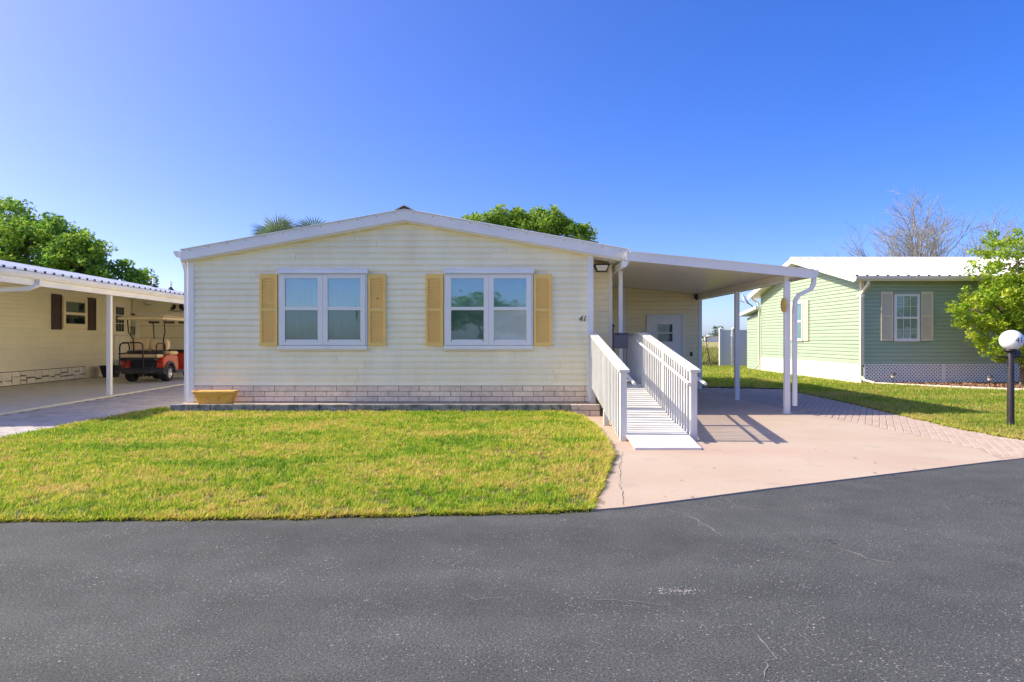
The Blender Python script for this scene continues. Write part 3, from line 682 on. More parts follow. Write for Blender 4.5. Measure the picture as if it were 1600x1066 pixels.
# ------------------------------------------------------------------ carport and shed
carport = empty('carport', (4, 15, 0), 'white flat roofed carport on slim posts attached to the cream house', 'carport')
CX0, CX1, CZ0, CZ1, CY0, CY1 = 2.19, 5.52, 2.985, 2.655, 12.50, 20.6
def cz(x): return CZ0+(CZ1-CZ0)*(x-CX0)/(CX1-CX0)
croof = MB().prism([(CX0-0.25, cz(CX0-0.25)-0.02), (CX1-0.03, cz(CX1)-0.02), (CX1-0.03, cz(CX1)-0.10), (CX0-0.25, cz(CX0-0.25)-0.10)], 1, CY0+0.04, CY1).build('roof', 'ceiling', carport)
MB().prism([(CX0-0.10, cz(CX0-0.10)), (CX1, cz(CX1)), (CX1, cz(CX1)-0.155), (CX0-0.10, cz(CX0-0.10)-0.165)], 1, CY0, CY0+0.038).build('fascia', 'white', croof)
MB().prism([(CX0-0.02, cz(CX0)-0.002), (CX1+0.01, cz(CX1)-0.002), (CX1+0.01, cz(CX1)+0.014), (CX0-0.02, cz(CX0)+0.014)], 1, CY0-0.02, CY1).build('roof_sheet', 'metal_roof', croof)
MB().prism([(CX1-0.028, cz(CX1)-0.004), (CX1+0.10, cz(CX1)+0.004), (CX1+0.105, cz(CX1)-0.04), (CX1+0.06, cz(CX1)-0.13), (CX1-0.028, cz(CX1)-0.14)], 1, CY0+0.01, CY1).build('gutter', 'white', carport)
MB().bbox(5.04, 5.12, CY0+0.12, 18.66, 2.46, cz(5.08)-0.101, 0.004).build('beam', 'ceiling', carport)
for (y) in (12.62, 15.42):
    p = MB().bbox(5.03, 5.13, y-0.045, y+0.045, 0.012, 2.458, 0.006).build('post', 'white_vinyl', carport)
    MB().bbox(5.015, 5.145, y-0.06, y+0.06, 0.012, 0.03, 0.003).build('base_plate', 'white', p)
MB().rtube([(5.56, 12.57, 2.53), (5.55, 12.57, 2.40), (5.50, 12.57, 2.30), (5.38, 12.57, 2.25), (5.28, 12.57, 2.20), (5.215, 12.57, 2.10), (5.205, 12.57, 1.9), (5.205, 12.57, 0.16)], 0.07, 0.068).build('downspout', 'white_vinyl', carport)
pl = MB().lathe([(0.0, -0.02), (0.10, -0.02), (0.135, -0.012), (0.14, 0.0), (0.0, 0.0)], 28, (5.029, 12.62, 2.02), axis=0).build('plaque', 'gold')
tag(pl, 'round ochre plaque mounted on the near carport post', 'plaque')
shed = empty('utility_shed', (4.2, 20, 0), 'yellow sided utility room at the back of the carport', 'shed')
SY = 18.67
def shed_top(x): return cz(x)-0.105
sw = MB().prism([(1.96, 0.0), (5.17, 0.0), (5.17, shed_top(5.17)), (1.96, shed_top(1.96))], 1, SY+0.001, 23.5).build('front_wall', 'siding_y', shed)
siding(sw, (0, SY, 0), (1, 0, 0), (0, -1, 0), 0.03, 2.80, 0.115, lambda z: (3.12, min(5.10, CX0+(CZ0-0.105-z)/((CZ0-CZ1)/(CX1-CX0)))), 'siding_y', seg=9)
siding(sw, (0, SY, 0), (1, 0, 0), (0, -1, 0), 0.03, 2.80, 0.115, lambda z: (1.97, 3.0), 'siding_y', seg=9)
MB().bbox(3.01, 3.11, SY-0.04, SY+0.01, 0.013, shed_top(3.1), 0.004).build('corner_trim', 'white', shed)
MB().bbox(5.10, 5.19, SY-0.03, SY+0.08, 0.013, shed_top(5.19)-0.01, 0.004).build('corner_trim', 'white', shed)
T = frame_xform((0, SY-0.016, 0), (1, 0, 0), (0, -1, 0))
sdoor = MB().bbox(3.72, 4.64, 0.01, 0.035, 0.03, 2.0, 0.004, T).build('door', 'white_vinyl', shed)
fr = MB(); fr.box(3.67, 3.72, 0.008, 0.055, 0.014, 2.05, T); fr.box(4.64, 4.69, 0.008, 0.055, 0.014, 2.05, T); fr.box(3.72, 4.64, 0.008, 0.053, 2.0, 2.05, T)
fr.build('door_frame', 'white', shed)
dw = MB(); dw.box(3.95, 3.975, 0.036, 0.052, 1.30, 1.80, T); dw.box(4.375, 4.40, 0.036, 0.052, 1.30, 1.80, T); [dw.box(3.975, 4.375, 0.036, 0.051, a_, b_, T) for a_, b_ in ((1.30, 1.315), (1.535, 1.565), (1.785, 1.80))]
wf = dw.build('door_window', 'white_vinyl', shed)
for (a, b) in ((1.315, 1.535), (1.565, 1.785)):
    MB().box(3.976, 4.374, 0.0355, 0.038, a, b, T).build('curtain', 'dark_in', wf)  # dark sheet behind the glass paints the unlit shed inside, no cloth
    MB().box(3.976, 4.374, 0.043, 0.046, a, b, T).build('pane', 'glass_clear', wf)
kn = MB().lathe([(0.0, -0.07), (0.025, -0.065), (0.03, -0.05), (0.012, -0.04), (0.012, 0)], 12, (3.79, SY-0.047, 1.0), axis=1).build('door_knob', 'alloy', sdoor)
MB().bbox(4.86, 4.93, SY-0.05, SY-0.012, 0.92, 1.03, 0.006).build('outlet_cover', 'darkgrey', shed)
fl = empty('flood_light', (5.05, SY-0.1, 2.45), 'small dark round flood lamp high on the shed corner', 'light')
MB().lathe([(0.02, 0.05), (0.05, 0.02), (0.085, -0.05), (0.085, -0.07), (0.07, -0.07)], 18, (5.03, SY-0.09, 2.53), axis=1).build('lamp_shade', 'black', fl)
MB().lathe([(0.0, -0.055), (0.07, -0.052)], 18, (5.03, SY-0.09, 2.53), axis=1).build('lens', 'rust', fl)
MB().tube([(5.03, SY-0.06, 2.53), (5.03, SY-0.01, 2.50)], 0.015, 8).build('bracket', 'black', fl)

# ------------------------------------------------------------------ ramp
ramp = empty('access_ramp', (2.0, 11, 0), 'white wheelchair ramp with picket railings climbing to the carport door', 'ramp')
RYN, RYF = 9.25, 12.72; RS = (0.55-0.035)/(RYF-RYN)
def rz(y): return 0.035+(min(y, RYF)-RYN)*RS
XLr, XRr = 1.515, 2.445
ang = math.atan(RS)
nb = 24; L = (RYF-9.75)/math.cos(ang)/nb
src = None
for k in range(nb):
    y = 9.75+(RYF-9.75)*(k+0.5)/nb
    if src is None: src = MB().bbox(-0.435, 0.435, -L/2+0.0075, L/2-0.0075, -0.03, 0, 0.006).build('deck_board', 'white_pvc', ramp); o = src
    else: o = src.copy(); COL.objects.link(o)
    o.location = (1.98, y, rz(y)+random.gauss(0, 0.0015)); o.rotation_euler = (ang+random.gauss(0, 0.012), 0, 0)
for k in range(12):
    y = RYF+0.075+k*0.145
    o = MB().bbox(1.55, 2.41, y-0.066, y+0.066, 0.52, 0.55, 0.005).build('deck_board', 'white_pvc', ramp)
# toe plate lying on the bottom
tp = MB().add([(1.53,8.49,0.014),(2.36,8.49,0.014),(2.40,9.86,rz(9.86)+0.012),(1.55,9.86,rz(9.86)+0.012),(1.53,8.49,0.040),(2.36,8.49,0.040),(2.40,9.86,rz(9.86)+0.036),(1.55,9.86,rz(9.86)+0.036)],
    [(0,3,2,1),(4,5,6,7),(0,1,5,4),(1,2,6,5),(2,3,7,6),(3,0,4,7)]).build('toe_plate', 'white_pvc', ramp)
for x in (1.57, 2.39):  # side stringers
    MB().add([(x-0.02,9.3,0.015),(x+0.02,9.3,0.015),(x+0.02,RYF,0.34),(x-0.02,RYF,0.34),(x-0.02,9.3,0.03),(x+0.02,9.3,0.03),(x+0.02,RYF,0.515),(x-0.02,RYF,0.515)],
      [(0,3,2,1),(4,5,6,7),(0,1,5,4),(1,2,6,5),(2,3,7,6),(3,0,4,7)]).build('stringer', 'white_pvc', ramp)
    MB().box(x-0.02, x+0.02, RYF+0.002, 14.46, 0.34, 0.515).build('stringer', 'white_pvc', ramp)
def sloped(x0, x1, y0, y1, zo0, zo1):
    return MB().add([(x0,y0,rz(y0)+zo0),(x1,y0,rz(y0)+zo0),(x1,y1,rz(y1)+zo0),(x0,y1,rz(y1)+zo0),(x0,y0,rz(y0)+zo1),(x1,y0,rz(y0)+zo1),(x1,y1,rz(y1)+zo1),(x0,y1,rz(y1)+zo1)],
      [(0,3,2,1),(4,5,6,7),(0,1,5,4),(1,2,6,5),(2,3,7,6),(3,0,4,7)])
def bar_slope(x, y0, y1, zo, r, hook=True):
    pts = [(x, y1, rz(y1)+zo), (x, y0, rz(y0)+zo)]
    return MB().tube(pts, r, 10)
for side, x in ((-1, 1.505), (1, 2.455)):
    y_near = 9.25
    for y in (9.25, 10.9, 12.66):
        MB().bbox(x-0.045, x+0.045, y-0.045, y+0.045, 0.012, rz(y)+0.925, 0.005).build('post', 'white_pvc', ramp)
    sloped(x-0.07, x+0.07, 9.13, RYF+0.06, 0.927, 0.962).build('cap_rail', 'white_pvc', ramp)
    sloped(x-0.02, x+0.02, 9.30, RYF-0.1, 0.865, 0.925).build('top_rail', 'white_pvc', ramp)
    src = None
    for k in range(23):
        y = 9.37+(12.57-9.37)*k/22
        if src is None: src = MB().bbox(-0.019, 0.019, -0.021, 0.021, -0.03, 0.90, 0.003).build('picket', 'white_pvc', ramp); o = src
        else: o = src.copy(); COL.objects.link(o)
        o.location = (x+0.0395*(-1), y, rz(y)+0.03)
    bar_slope(x-side*0.115, 9.02, RYF, 0.80, 0.021).build('handrail', 'white_vinyl', ramp)
    if side > 0: bar_slope(x+side*0.10, 9.02, RYF, 0.80, 0.021).build('handrail', 'white_vinyl', ramp)
    hb = MB()
    for y in (9.35, 10.9, 12.5):
        hb.tube([(x-side*0.03, y, rz(y)+0.76), (x-side*0.115, y, rz(y)+0.785)], 0.012, 6)
        if side > 0: hb.tube([(x+side*0.03, y, rz(y)+0.76), (x+side*0.10, y, rz(y)+0.785)], 0.012, 6)
    hb.build('handrail_bracket', 'white_vinyl', ramp)
# landing guard, right side and back
MB().bbox(2.385, 2.525, RYF+0.062, 14.5, 1.477, 1.512, 0.004).build('cap_rail', 'white_pvc', ramp)
MB().bbox(1.99, 2.384, 14.38, 14.5, 1.477, 1.512, 0.004).build('cap_rail', 'white_pvc', ramp)
MB().box(2.435, 2.475, RYF+0.07, 14.42, 0.60, 0.64).build('bottom_rail', 'white_pvc', ramp)
MB().box(2.435, 2.475, RYF+0.07, 14.42, 1.415, 1.475).build('top_rail', 'white_pvc', ramp)
MB().box(2.0, 2.41, 14.42, 14.46, 0.60, 0.64).build('bottom_rail', 'white_pvc', ramp)
MB().bbox(2.41, 2.50, 14.39, 14.48, 0.012, 1.476, 0.004).build('post', 'white_pvc', ramp)
src = None
for k in range(14):
    y = 12.86+k*0.112
    if src is None: src = MB().bbox(-0.019, 0.019, -0.019, 0.019, 0.02, 0.93, 0.003).build('picket', 'white_pvc', ramp); o = src
    else: o = src.copy(); COL.objects.link(o)
    o.location = (2.42, y, 0.55)
for k in range(4):
    o = src.copy(); COL.objects.link(o); o.location = (2.06+k*0.1, 14.42, 0.55)
# mailbox on a thin pole at the landing
mbx = empty('mailbox', (1.93, 12.95, 0.55), 'dark slate mailbox on a thin black pole at the ramp landing', 'mailbox')
MB().tube([(1.915, 12.95, 0.55), (1.915, 12.95, 1.60)], 0.012, 8).tube([(1.915, 12.95, 1.56), (1.925, 12.93, 1.63), (1.915, 12.95, 1.66)], 0.02, 8).build('pole', 'black', mbx)
bxm = MB().bbox(1.915, 2.185, 12.82, 12.93, 1.215, 1.48, 0.01).build('box', 'box', mbx)
MB().bbox(1.905, 2.195, 12.805, 12.935, 1.481, 1.505, 0.006).build('lid', 'darkgrey', bxm)
# planter trough on the ledge
plr = empty('planter_trough', (-5.38, 12.57, 0.206), 'weathered orange planter trough on the ledge by the house corner', 'planter')
def ring(hx, hy, z, n=6, r=0.03):
    pts = []
    for cx, cy, a0 in ((hx-r, hy-r, 0), (-hx+r, hy-r, 90), (-hx+r, -hy+r, 180), (hx-r, -hy+r, 270)):
        for i in range(n): a = R(a0+90*i/(n-1)); pts.append((-5.38+cx+r*math.cos(a), 12.40+cy+r*math.sin(a), z))
    return pts
rings = [ring(0.295, 0.085, 0.208), ring(0.30, 0.09, 0.23), ring(0.36, 0.105, 0.40), ring(0.385, 0.112, 0.405), ring(0.395, 0.115, 0.455), ring(0.37, 0.095, 0.457), ring(0.34, 0.08, 0.39)]
nn = len(rings[0]); fs = [(i*nn+k, i*nn+(k+1) % nn, (i+1)*nn+(k+1) % nn, (i+1)*nn+k) for i in range(len(rings)-1) for k in range(nn)]
ptm = MB().add([p for r_ in rings for p in r_], fs, True); ptm.add(rings[0], [tuple(range(nn))]); ptm.build('trough', 'planter', plr)
MB().add(ring(0.345, 0.082, 0.40), [tuple(range(nn))]).build('potting_soil', 'planter_in', plr)

# ------------------------------------------------------------------ beige house on the left (own frame, turned 4 degrees)
LH = empty('neighbour_house', (-9.65, 16.4, 0), 'beige sided home with white metal carport roof and dark shutters', 'house', rz=R(4), local=True)
WX = -4.4; SLP = 0.178
def lroof(x): return 2.70 + SLP*(0.12-x)
LF, LB_ = -5.35, 14.0
slab = MB().bbox(WX+0.001, 0.10, LF-0.1, 10.39, -0.05, 0.045, 0.01).build('carport_slab', 'concrete_g', LH)
lw = MB().prism([(-12, 0), (WX, 0), (WX, lroof(WX)-0.22), (-8.1, lroof(-8.1)-0.22), (-12, lroof(-4.2)-0.22)], 1, LF+1.2, LB_).build('side_wall', 'beige', LH)
siding(lw, (WX+0.001, 0, 0), (0, 1, 0), (1, 0, 0), 0.46, 3.2, 0.115, lambda z: (LF+1.2, 10.38), 'beige')
cw = MB().box(WX+0.02, 0.06, 10.401, 13.9, 0, 2.5).build('rear_wall', 'beige', LH)
siding(cw, (0, 10.40, 0), (1, 0, 0), (0, -1, 0), 0.046, 3.3, 0.115, lambda z: (WX+0.05, min(0.05, 0.12-(z-2.5)/SLP)), 'beige', seg=9)
rp = [(0.12, lroof(0.12)), (-8.2, lroof(-8.2)), (-8.2, lroof(-8.2)-0.2), (0.12, lroof(0.12)-0.2)]
lr = MB().prism(rp, 1, LF, LB_).build('roof', 'white', LH)
mb = MB().prism([(0.16, lroof(0.16)+0.002), (-8.2, lroof(-8.2)+0.002), (-8.2, lroof(-8.2)+0.014), (0.16, lroof(0.16)+0.014)], 1, LF-0.03, LB_)
cl = MB()
k = 0; y = LF+0.05
while y < LB_:
    mb.prism([(0.16, lroof(0.16)+0.014), (-8.2, lroof(-8.2)+0.014), (-8.2, lroof(-8.2)+0.045), (0.16, lroof(0.16)+0.045)], 1, y, y+0.05)
    cl.box(0.161, 0.165, y-0.012, y+0.062, lroof(0.16)-0.004, lroof(0.16)+0.044); y += 0.305
mb.build('roof_sheet', 'metal_roof', lr); o = cl.build('rib_closure', 'dark_gap', lr); o['kind'] = 'stuff'
MB().prism([(-8.2, lroof(-8.2)+0.05), (-8.2, lroof(-8.2)-0.2), (-16, lroof(-8.2)-1.55), (-16, lroof(-8.2)-1.35)], 1, LF, LB_).build('roof', 'metal_roof', LH)
# deep carport fascia with a gutter lip
MB().prism([(0.10, 2.685), (0.125, 2.685), (0.22, 2.67), (0.225, 2.62), (0.19, 2.56), (0.125, 2.545), (0.125, 2.43), (0.10, 2.43)], 1, LF, 13.95).build('fascia', 'trim_white' if 'trim_white' in M else 'white', LH)
for y in (-0.05, 4.55, -5.1):
    p = MB().bbox(-0.045, 0.055, y-0.05, y+0.05, 0.046, 2.45, 0.006).build('post', 'white_vinyl', LH)
MB().rtube([(0.18, -3.05, 2.56), (0.16, -3.06, 2.45), (0.05, -3.2, 2.36), (-0.6, -3.9, 2.26), (-1.6, -4.8, 2.15)], 0.075, 0.075).build('downspout', 'white', LH)
T = frame_xform((WX+0.017, 0, 0), (0, 1, 0), (1, 0, 0))
# side window with dark shutters
b = MB(); u0, u1, z0, z1 = 5.80, 7.19, 1.72, 2.74
for (a, c, e, f_) in ((u0, u0+0.13, z0, z1), (u1-0.13, u1, z0, z1)): b.bbox(a, c, 0.008, 0.06, e, f_, 0.004, T)
b.box(u0+0.13, u1-0.13, 0.008, 0.058, z1-0.14, z1, T); b.box(u0+0.13, u1-0.13, 0.008, 0.058, z0, z0+0.16, T); b.box(u0+0.13, u1-0.13, 0.008, 0.055, 2.17, 2.26, T)
wn_ = b.build('window', 'trim_cream', LH)
for (a, c) in ((z0+0.16, 2.17), (2.26, z1-0.14)):
    MB().box(u0+0.13, u1-0.13, 0.034, 0.038, a, c, T).build('pane', 'glass_up' if a > 2 else 'glass_low', wn_); MB().box(u0+0.13, u1-0.13, 0.015, 0.02, a, c, T).build('curtain', 'dark_in', wn_)  # the dark sheet behind each pane is painted room darkness
for (a, c) in ((5.22, 5.73), (7.26, 7.76)):
    sh = MB()
    for (p, q) in ((a, a+0.07), (c-0.07, c)): sh.bbox(p, q, 0.01, 0.05, 1.68, 2.80, 0.004, T)
    for (p, q) in ((1.68, 1.77), (2.22, 2.30), (2.71, 2.80)): sh.box(a+0.07, c-0.07, 0.01, 0.048, p, q, T)
    sh.box(a+0.07, c-0.07, 0.01, 0.03, 1.77, 2.71, T)
    for (p, q) in ((1.83, 2.16), (2.36, 2.65)): sh.bbox(a+0.12, c-0.12, 0.028, 0.042, p, q, 0.006, T)
    sh.build('shutter', 'shutter_dark', LH)
# side door with nine lights and its step rail
dr = MB().bbox(8.97, 9.83, 0.01, 0.05, 0.62, 2.72, 0.004, T).build('door', 'white_vinyl', LH)
fr = MB(); fr.box(8.86, 8.968, 0.008, 0.07, 0.5, 2.84, T); fr.box(9.832, 9.94, 0.008, 0.07, 0.5, 2.84, T); fr.box(8.968, 9.832, 0.008, 0.068, 2.722, 2.84, T); fr.build('door_frame', 'trim_cream', LH)
for i in range(3):
    for j in range(3):
        a = 9.10+i*0.205; z = 1.66+j*0.31
        MB().box(a, a+0.185, 0.0505, 0.054, z, z+0.285, T).build('pane', 'dark_in', dr)
MB().lathe([(0.0, 0.11), (0.028, 0.10), (0.03, 0.08), (0.012, 0.07), (0.012, 0.05)], 10, (9.05, 0, 1.52), axis=1, T=T).build('door_knob', 'black', dr)
st = empty('door_steps', (-14.4, 25.5, 0.045), 'white entry steps with slim railing at the beige house side door', 'steps')
WORLDMODE[st] = (LH.matrix_basis.inverted() if False else None); st.location = (-9.65, 16.4, 0); st.rotation_euler = (0, 0, R(4))
for i in range(3): MB().bbox(WX+0.10+0.0, WX+0.62+0.27*(2-i), 8.95, 9.85, 0.046+i*0.19, 0.046+(i+1)*0.188, 0.008).build('step', 'concrete_g', st)
hr = MB().tube([(WX+0.10, 8.90, 1.52), (WX+0.6, 8.90, 1.50), (WX+1.22, 8.90, 1.02)], 0.022, 8)
hr.build('handrail', 'white', st)
for i in range(8):
    x = WX+0.16+i*0.145; zt = 1.50 if x < WX+0.6 else 1.50-(x-WX-0.6)*0.774
    MB().tube([(x, 8.90, 0.047), (x, 8.90, zt)], 0.012, 6).build('picket', 'white', st)
# stone-patterned skirting, each stone its own piece
MB().box(LF+1.2, 7.12, 0.0005, 0.012, 0.0, 0.458, T).build('mortar', 'mortar', lw)
u = 0.9
while u < 7.05:
    w = random.choice((0.22, 0.3, 0.36, 0.42)); w = min(w, 7.1-u)
    if w < 0.12: break
    rows = random.choice(((0.05, 0.25, 0.455), (0.05, 0.20, 0.455), (0.05, 0.30, 0.455), (0.05, 0.18, 0.31, 0.455)))
    for a, c in zip(rows, rows[1:]):
        cuts = [u, u+w] if random.random() < 0.8 or w < 0.34 else [u, u+w*random.uniform(0.4, 0.6), u+w]
        for p, q in zip(cuts, cuts[1:]):
            g = 0.017; j = lambda: random.uniform(-0.02, 0.02)
            quad = [(p+g+j(), a+g+(j() if a > 0.06 else 0)), (q-g+j(), a+g+(j() if a > 0.06 else 0)), (q-g+j(), c-g+(j() if c < 0.45 else 0)), (p+g+j(), c-g+(j() if c < 0.45 else 0))]
            cx = sum(t[0] for t in quad)/4; cy = sum(t[1] for t in quad)/4
            inn = [(cx+(t[0]-cx)*0.9, cy+(t[1]-cy)*0.9) for t in quad]
            v = [(t[0], 0.012, t[1]) for t in quad]+[(t[0], 0.03, t[1]) for t in quad]+[(t[0], 0.038, t[1]) for t in inn]
            MB().add(v, [(0,1,5,4),(1,2,6,5),(2,3,7,6),(3,0,4,7),(4,5,9,8),(5,6,10,9),(6,7,11,10),(7,4,8,11),(8,9,10,11)], False, T).build('stone', 'stone', lw)
    u += w
vb = MB().bbox(7.14, 8.05, 0.0, 0.03, 0.05, 0.455, 0.004, T)
for i in range(9): vb.add([(7.2, 0.045, 0.085+i*0.038), (8.0, 0.045, 0.085+i*0.038), (8.0, 0.03, 0.115+i*0.038), (7.2, 0.03, 0.115+i*0.038)], [(0,1,2,3)], False, T)
vb.build('skirt_vent', 'trim_cream', lw)
# rear wall: wide door with a row of lights, wall pieces
T2 = frame_xform((0, 10.383, 0), (1, 0, 0), (0, -1, 0))
gd = MB()
gd.bbox(-4.08, -1.6, 0.01, 0.03, 0.05, 2.26, 0.004, T2); gdo = gd.build('wide_door', 'trim_cream', LH)
fr = MB(); fr.box(-4.22, -4.082, 0.008, 0.06, 0.05, 2.40, T2); fr.box(-1.598, -1.46, 0.008, 0.06, 0.05, 2.40, T2); fr.box(-4.082, -1.598, 0.008, 0.058, 2.262, 2.40, T2); fr.build('door_frame', 'white', LH)
for i in range(4):
    x = -3.72+i*0.56
    MB().box(x, x+0.40, 0.031, 0.036, 1.98, 2.18, T2).build('pane', 'dark_in', gdo)
for z in (0.5, 0.96, 1.42, 1.88): MB().box(-4.07, -1.61, 0.0305, 0.034, z, z+0.012, T2).build('panel_seam', 'mortar', gdo)
def place_local(o): o.location = (-9.65, 16.4, 0); o.rotation_euler = (0, 0, R(4)); return o
sg = empty('wall_sign', (0, 0, 0), 'small dark framed sign on the back wall left of the wide door', 'sign', local=True); place_local(sg)
MB().bbox(-4.40, -4.24, 0.012, 0.035, 2.16, 2.36, 0.004, T2).build('frame', 'shutter_dark', sg)
MB().box(-4.385, -4.255, 0.036, 0.038, 2.19, 2.33, T2).build('face', 'bark', sg)
mbq = empty('wall_box', (0, 0, 0), 'dark grey louvred box on the back wall below the small sign', 'wall box', local=True); place_local(mbq)
MB().bbox(-4.40, -4.235, 0.012, 0.10, 1.55, 1.86, 0.006, T2).build('case', 'darkgrey', mbq)
for i in range(5): MB().box(-4.385, -4.25, 0.101, 0.106, 1.59+i*0.052, 1.61+i*0.052, T2).build('slat', 'concrete_g', mbq)
art = empty('metal_wall_art', (0, 0, 0), 'black metal bird silhouettes hung above the wide door', 'wall art', local=True); place_local(art)
def bird(cx, cz, s_, flip):
    pts = [(-0.10,-0.10),(-0.03,-0.07),(0.02,-0.10),(0.03,-0.05),(0.09,-0.02),(0.07,0.06),(0.13,0.09),(0.05,0.10),(0.03,0.15),(-0.02,0.10),(-0.06,0.13),(-0.07,0.03),(-0.13,-0.02)]
    return MB().prism([(cx+flip*p[0]*s_, cz+p[1]*s_) for p in pts], 1, 0.02, 0.028, T2)
bird(-2.78, 2.60, 1.0, 1).build('bird', 'black', art); bird(-2.50, 2.60, 1.05, -1).build('bird', 'black', art)
MB().tube([(-2.98, 0.024, 2.49), (-2.7, 0.024, 2.46), (-2.35, 0.024, 2.50)], 0.012, 6, T=T2).build('branch', 'black', art)
lt = empty('carport_light', (0, 0, 0), 'white twin flood light under the neighbour carport roof', 'light', local=True); place_local(lt)
MB().bbox(-3.78, -3.58, 0.012, 0.06, 2.72, 2.82, 0.006, T2).build('mount', 'white', lt)
for x in (-3.75, -3.61): MB().lathe([(0.0, -0.02), (0.03, 0.0), (0.055, 0.09), (0.05, 0.09)], 12, (x, 0.09, 2.70), axis=1, T=T2).build('lamp_shade', 'white', lt)
# roof vents of the beige house
for i, (x, y) in enumerate(((-3.2, 9.6), (-3.0, 10.6))):
    v = empty('vent_pipe', (0, 0, 0), ('white vent pipe on the neighbour metal roof, the nearer of two', 'white vent pipe on the neighbour metal roof, the farther of two')[i], 'vent', 'vent pipes on the white metal roof', local=True); place_local(v)
    z = lroof(x); MB().tube([(x, y, z-0.05), (x, y, z+0.38)], 0.05, 10).build('pipe', 'white', v)
    MB().lathe([(0.14, 0.015), (0.12, 0.04), (0.055, 0.15), (0.05, 0.16)], 14, (x, y, z)).build('flashing', 'dark_gap', v)
tv = empty('turbine_vent', (0, 0, 0), 'grey domed turbine vent near the back of the white metal roof', 'vent', local=True); place_local(tv)
MB().lathe([(0.14, -0.06), (0.14, 0.2)], 16, (-2.0, 12.6, lroof(-2.0))).build('collar', 'concrete_g', tv)
MB().lathe([(0.14, 0.2), (0.22, 0.27), (0.24, 0.36), (0.18, 0.46), (0.0, 0.5)], 16, (-2.0, 12.6, lroof(-2.0))).build('dome', 'alloy', tv)
# rain chain with its pot, red tool
rc = empty('rain_chain', (0, 0, 0), 'dark rain chain hanging beside the neighbour carport post into the pot', 'chain', local=True); place_local(rc)
for i in range(26):
    z = 0.72+i*0.075
    MB().lathe([(0.012, 0), (0.032, 0.05)], 8, (-3.82, 7.72, z)).build('cup', 'bark', rc)
MB().tube([(-3.82, 7.72, 0.6), (-3.82, 7.72, 2.9)], 0.004, 5).build('line', 'black', rc)
pot = empty('flower_pot', (0, 0, 0), 'square black plant pot against the stone skirting', 'pot', local=True); place_local(pot)
pv = []
for (h_, z) in ((0.18, 0.046), (0.255, 0.42), (0.27, 0.425), (0.27, 0.46), (0.235, 0.46), (0.22, 0.36)):
    pv += [(-3.82-h_, 7.72-h_, z), (-3.82+h_, 7.72-h_, z), (-3.82+h_, 7.72+h_, z), (-3.82-h_, 7.72+h_, z)]
MB().add(pv, [(i*4+k, i*4+(k+1) % 4, i*4+4+(k+1) % 4, i*4+4+k) for i in range(5) for k in range(4)]+[(0,3,2,1)]).build('tub', 'black', pot)
MB().add([(-4.03, 7.51, 0.37), (-3.61, 7.51, 0.37), (-3.61, 7.93, 0.37), (-4.03, 7.93, 0.37)], [(0,1,2,3)]).build('potting_soil', 'soil', pot)
jk = empty('trolley_jack', (0, 0, 0), 'small red metal tool on the slab beside the black pot', 'tool', local=True); place_local(jk)
MB().bbox(-3.35, -2.85, 7.95, 8.15, 0.09, 0.17, 0.015).build('chassis', 'red', jk)
MB().tube([(-3.25, 8.05, 0.17), (-3.0, 8.05, 0.30), (-2.9, 8.05, 0.32)], 0.03, 8).build('lift_arm', 'red', jk)
MB().tube([(-3.3, 8.05, 0.18), (-3.6, 8.05, 0.55)], 0.018, 8).build('handle', 'black', jk)
for (x, y) in ((-3.3, 7.93), (-3.3, 8.17), (-2.9, 7.93), (-2.9, 8.17)): MB().lathe([(0.0, -0.015), (0.045, -0.015), (0.045, 0.015), (0.0, 0.015)], 12, (x, y, 0.091), axis=1).build('wheel', 'black', jk)

# ------------------------------------------------------------------ golf cart (own frame: x right, y forward, z up)
cart = empty('golf_cart', (-11.42, 21.1, 0.046), 'red golf cart with tan seats and tan roof parked in the carport', 'golf cart', rz=R(3), local=True); cart.scale = (1.05, 1.05, 1.03)
def wheel(x, y, r=0.255, w=0.22):
    s_ = 1 if x > 0 else -1
    root = MB().lathe([(r*0.62, -w/2), (r*0.9, -w/2), (r*0.985, -w/2+0.03), (r, -w/2+0.06), (r, w/2-0.06), (r*0.985, w/2-0.03), (r*0.9, w/2), (r*0.62, w/2), (r*0.6, 0)], 28, (x, y, r), axis=0)
    t = root.build('wheel', 'tyre', cart); t['label'] = 'black tyre on alloy rim'
    rm = MB().lathe([(r*0.64, s_*w*0.46), (r*0.58, s_*w*0.44), (r*0.54, s_*w*0.25), (r*0.0, s_*w*0.22)], 24, (x, y, r), axis=0)
    for k in range(7):
        a = 2*math.pi*k/7; c, d_ = math.cos(a), math.sin(a)
        rm.tube([(x+s_*w*0.40, y+c*0.03, r+d_*0.03), (x+s_*w*0.42, y+c*r*0.57, r+d_*r*0.57)], 0.016, 6)
    rm.lathe([(0.0, s_*w*0.46), (0.04, s_*w*0.44), (0.045, s_*w*0.3)], 14, (x, y, r), axis=0)
    rm.build('rim', 'alloy', t)
for x in (-0.50, 0.50):
    wheel(x, 0.42); wheel(x, 2.05)
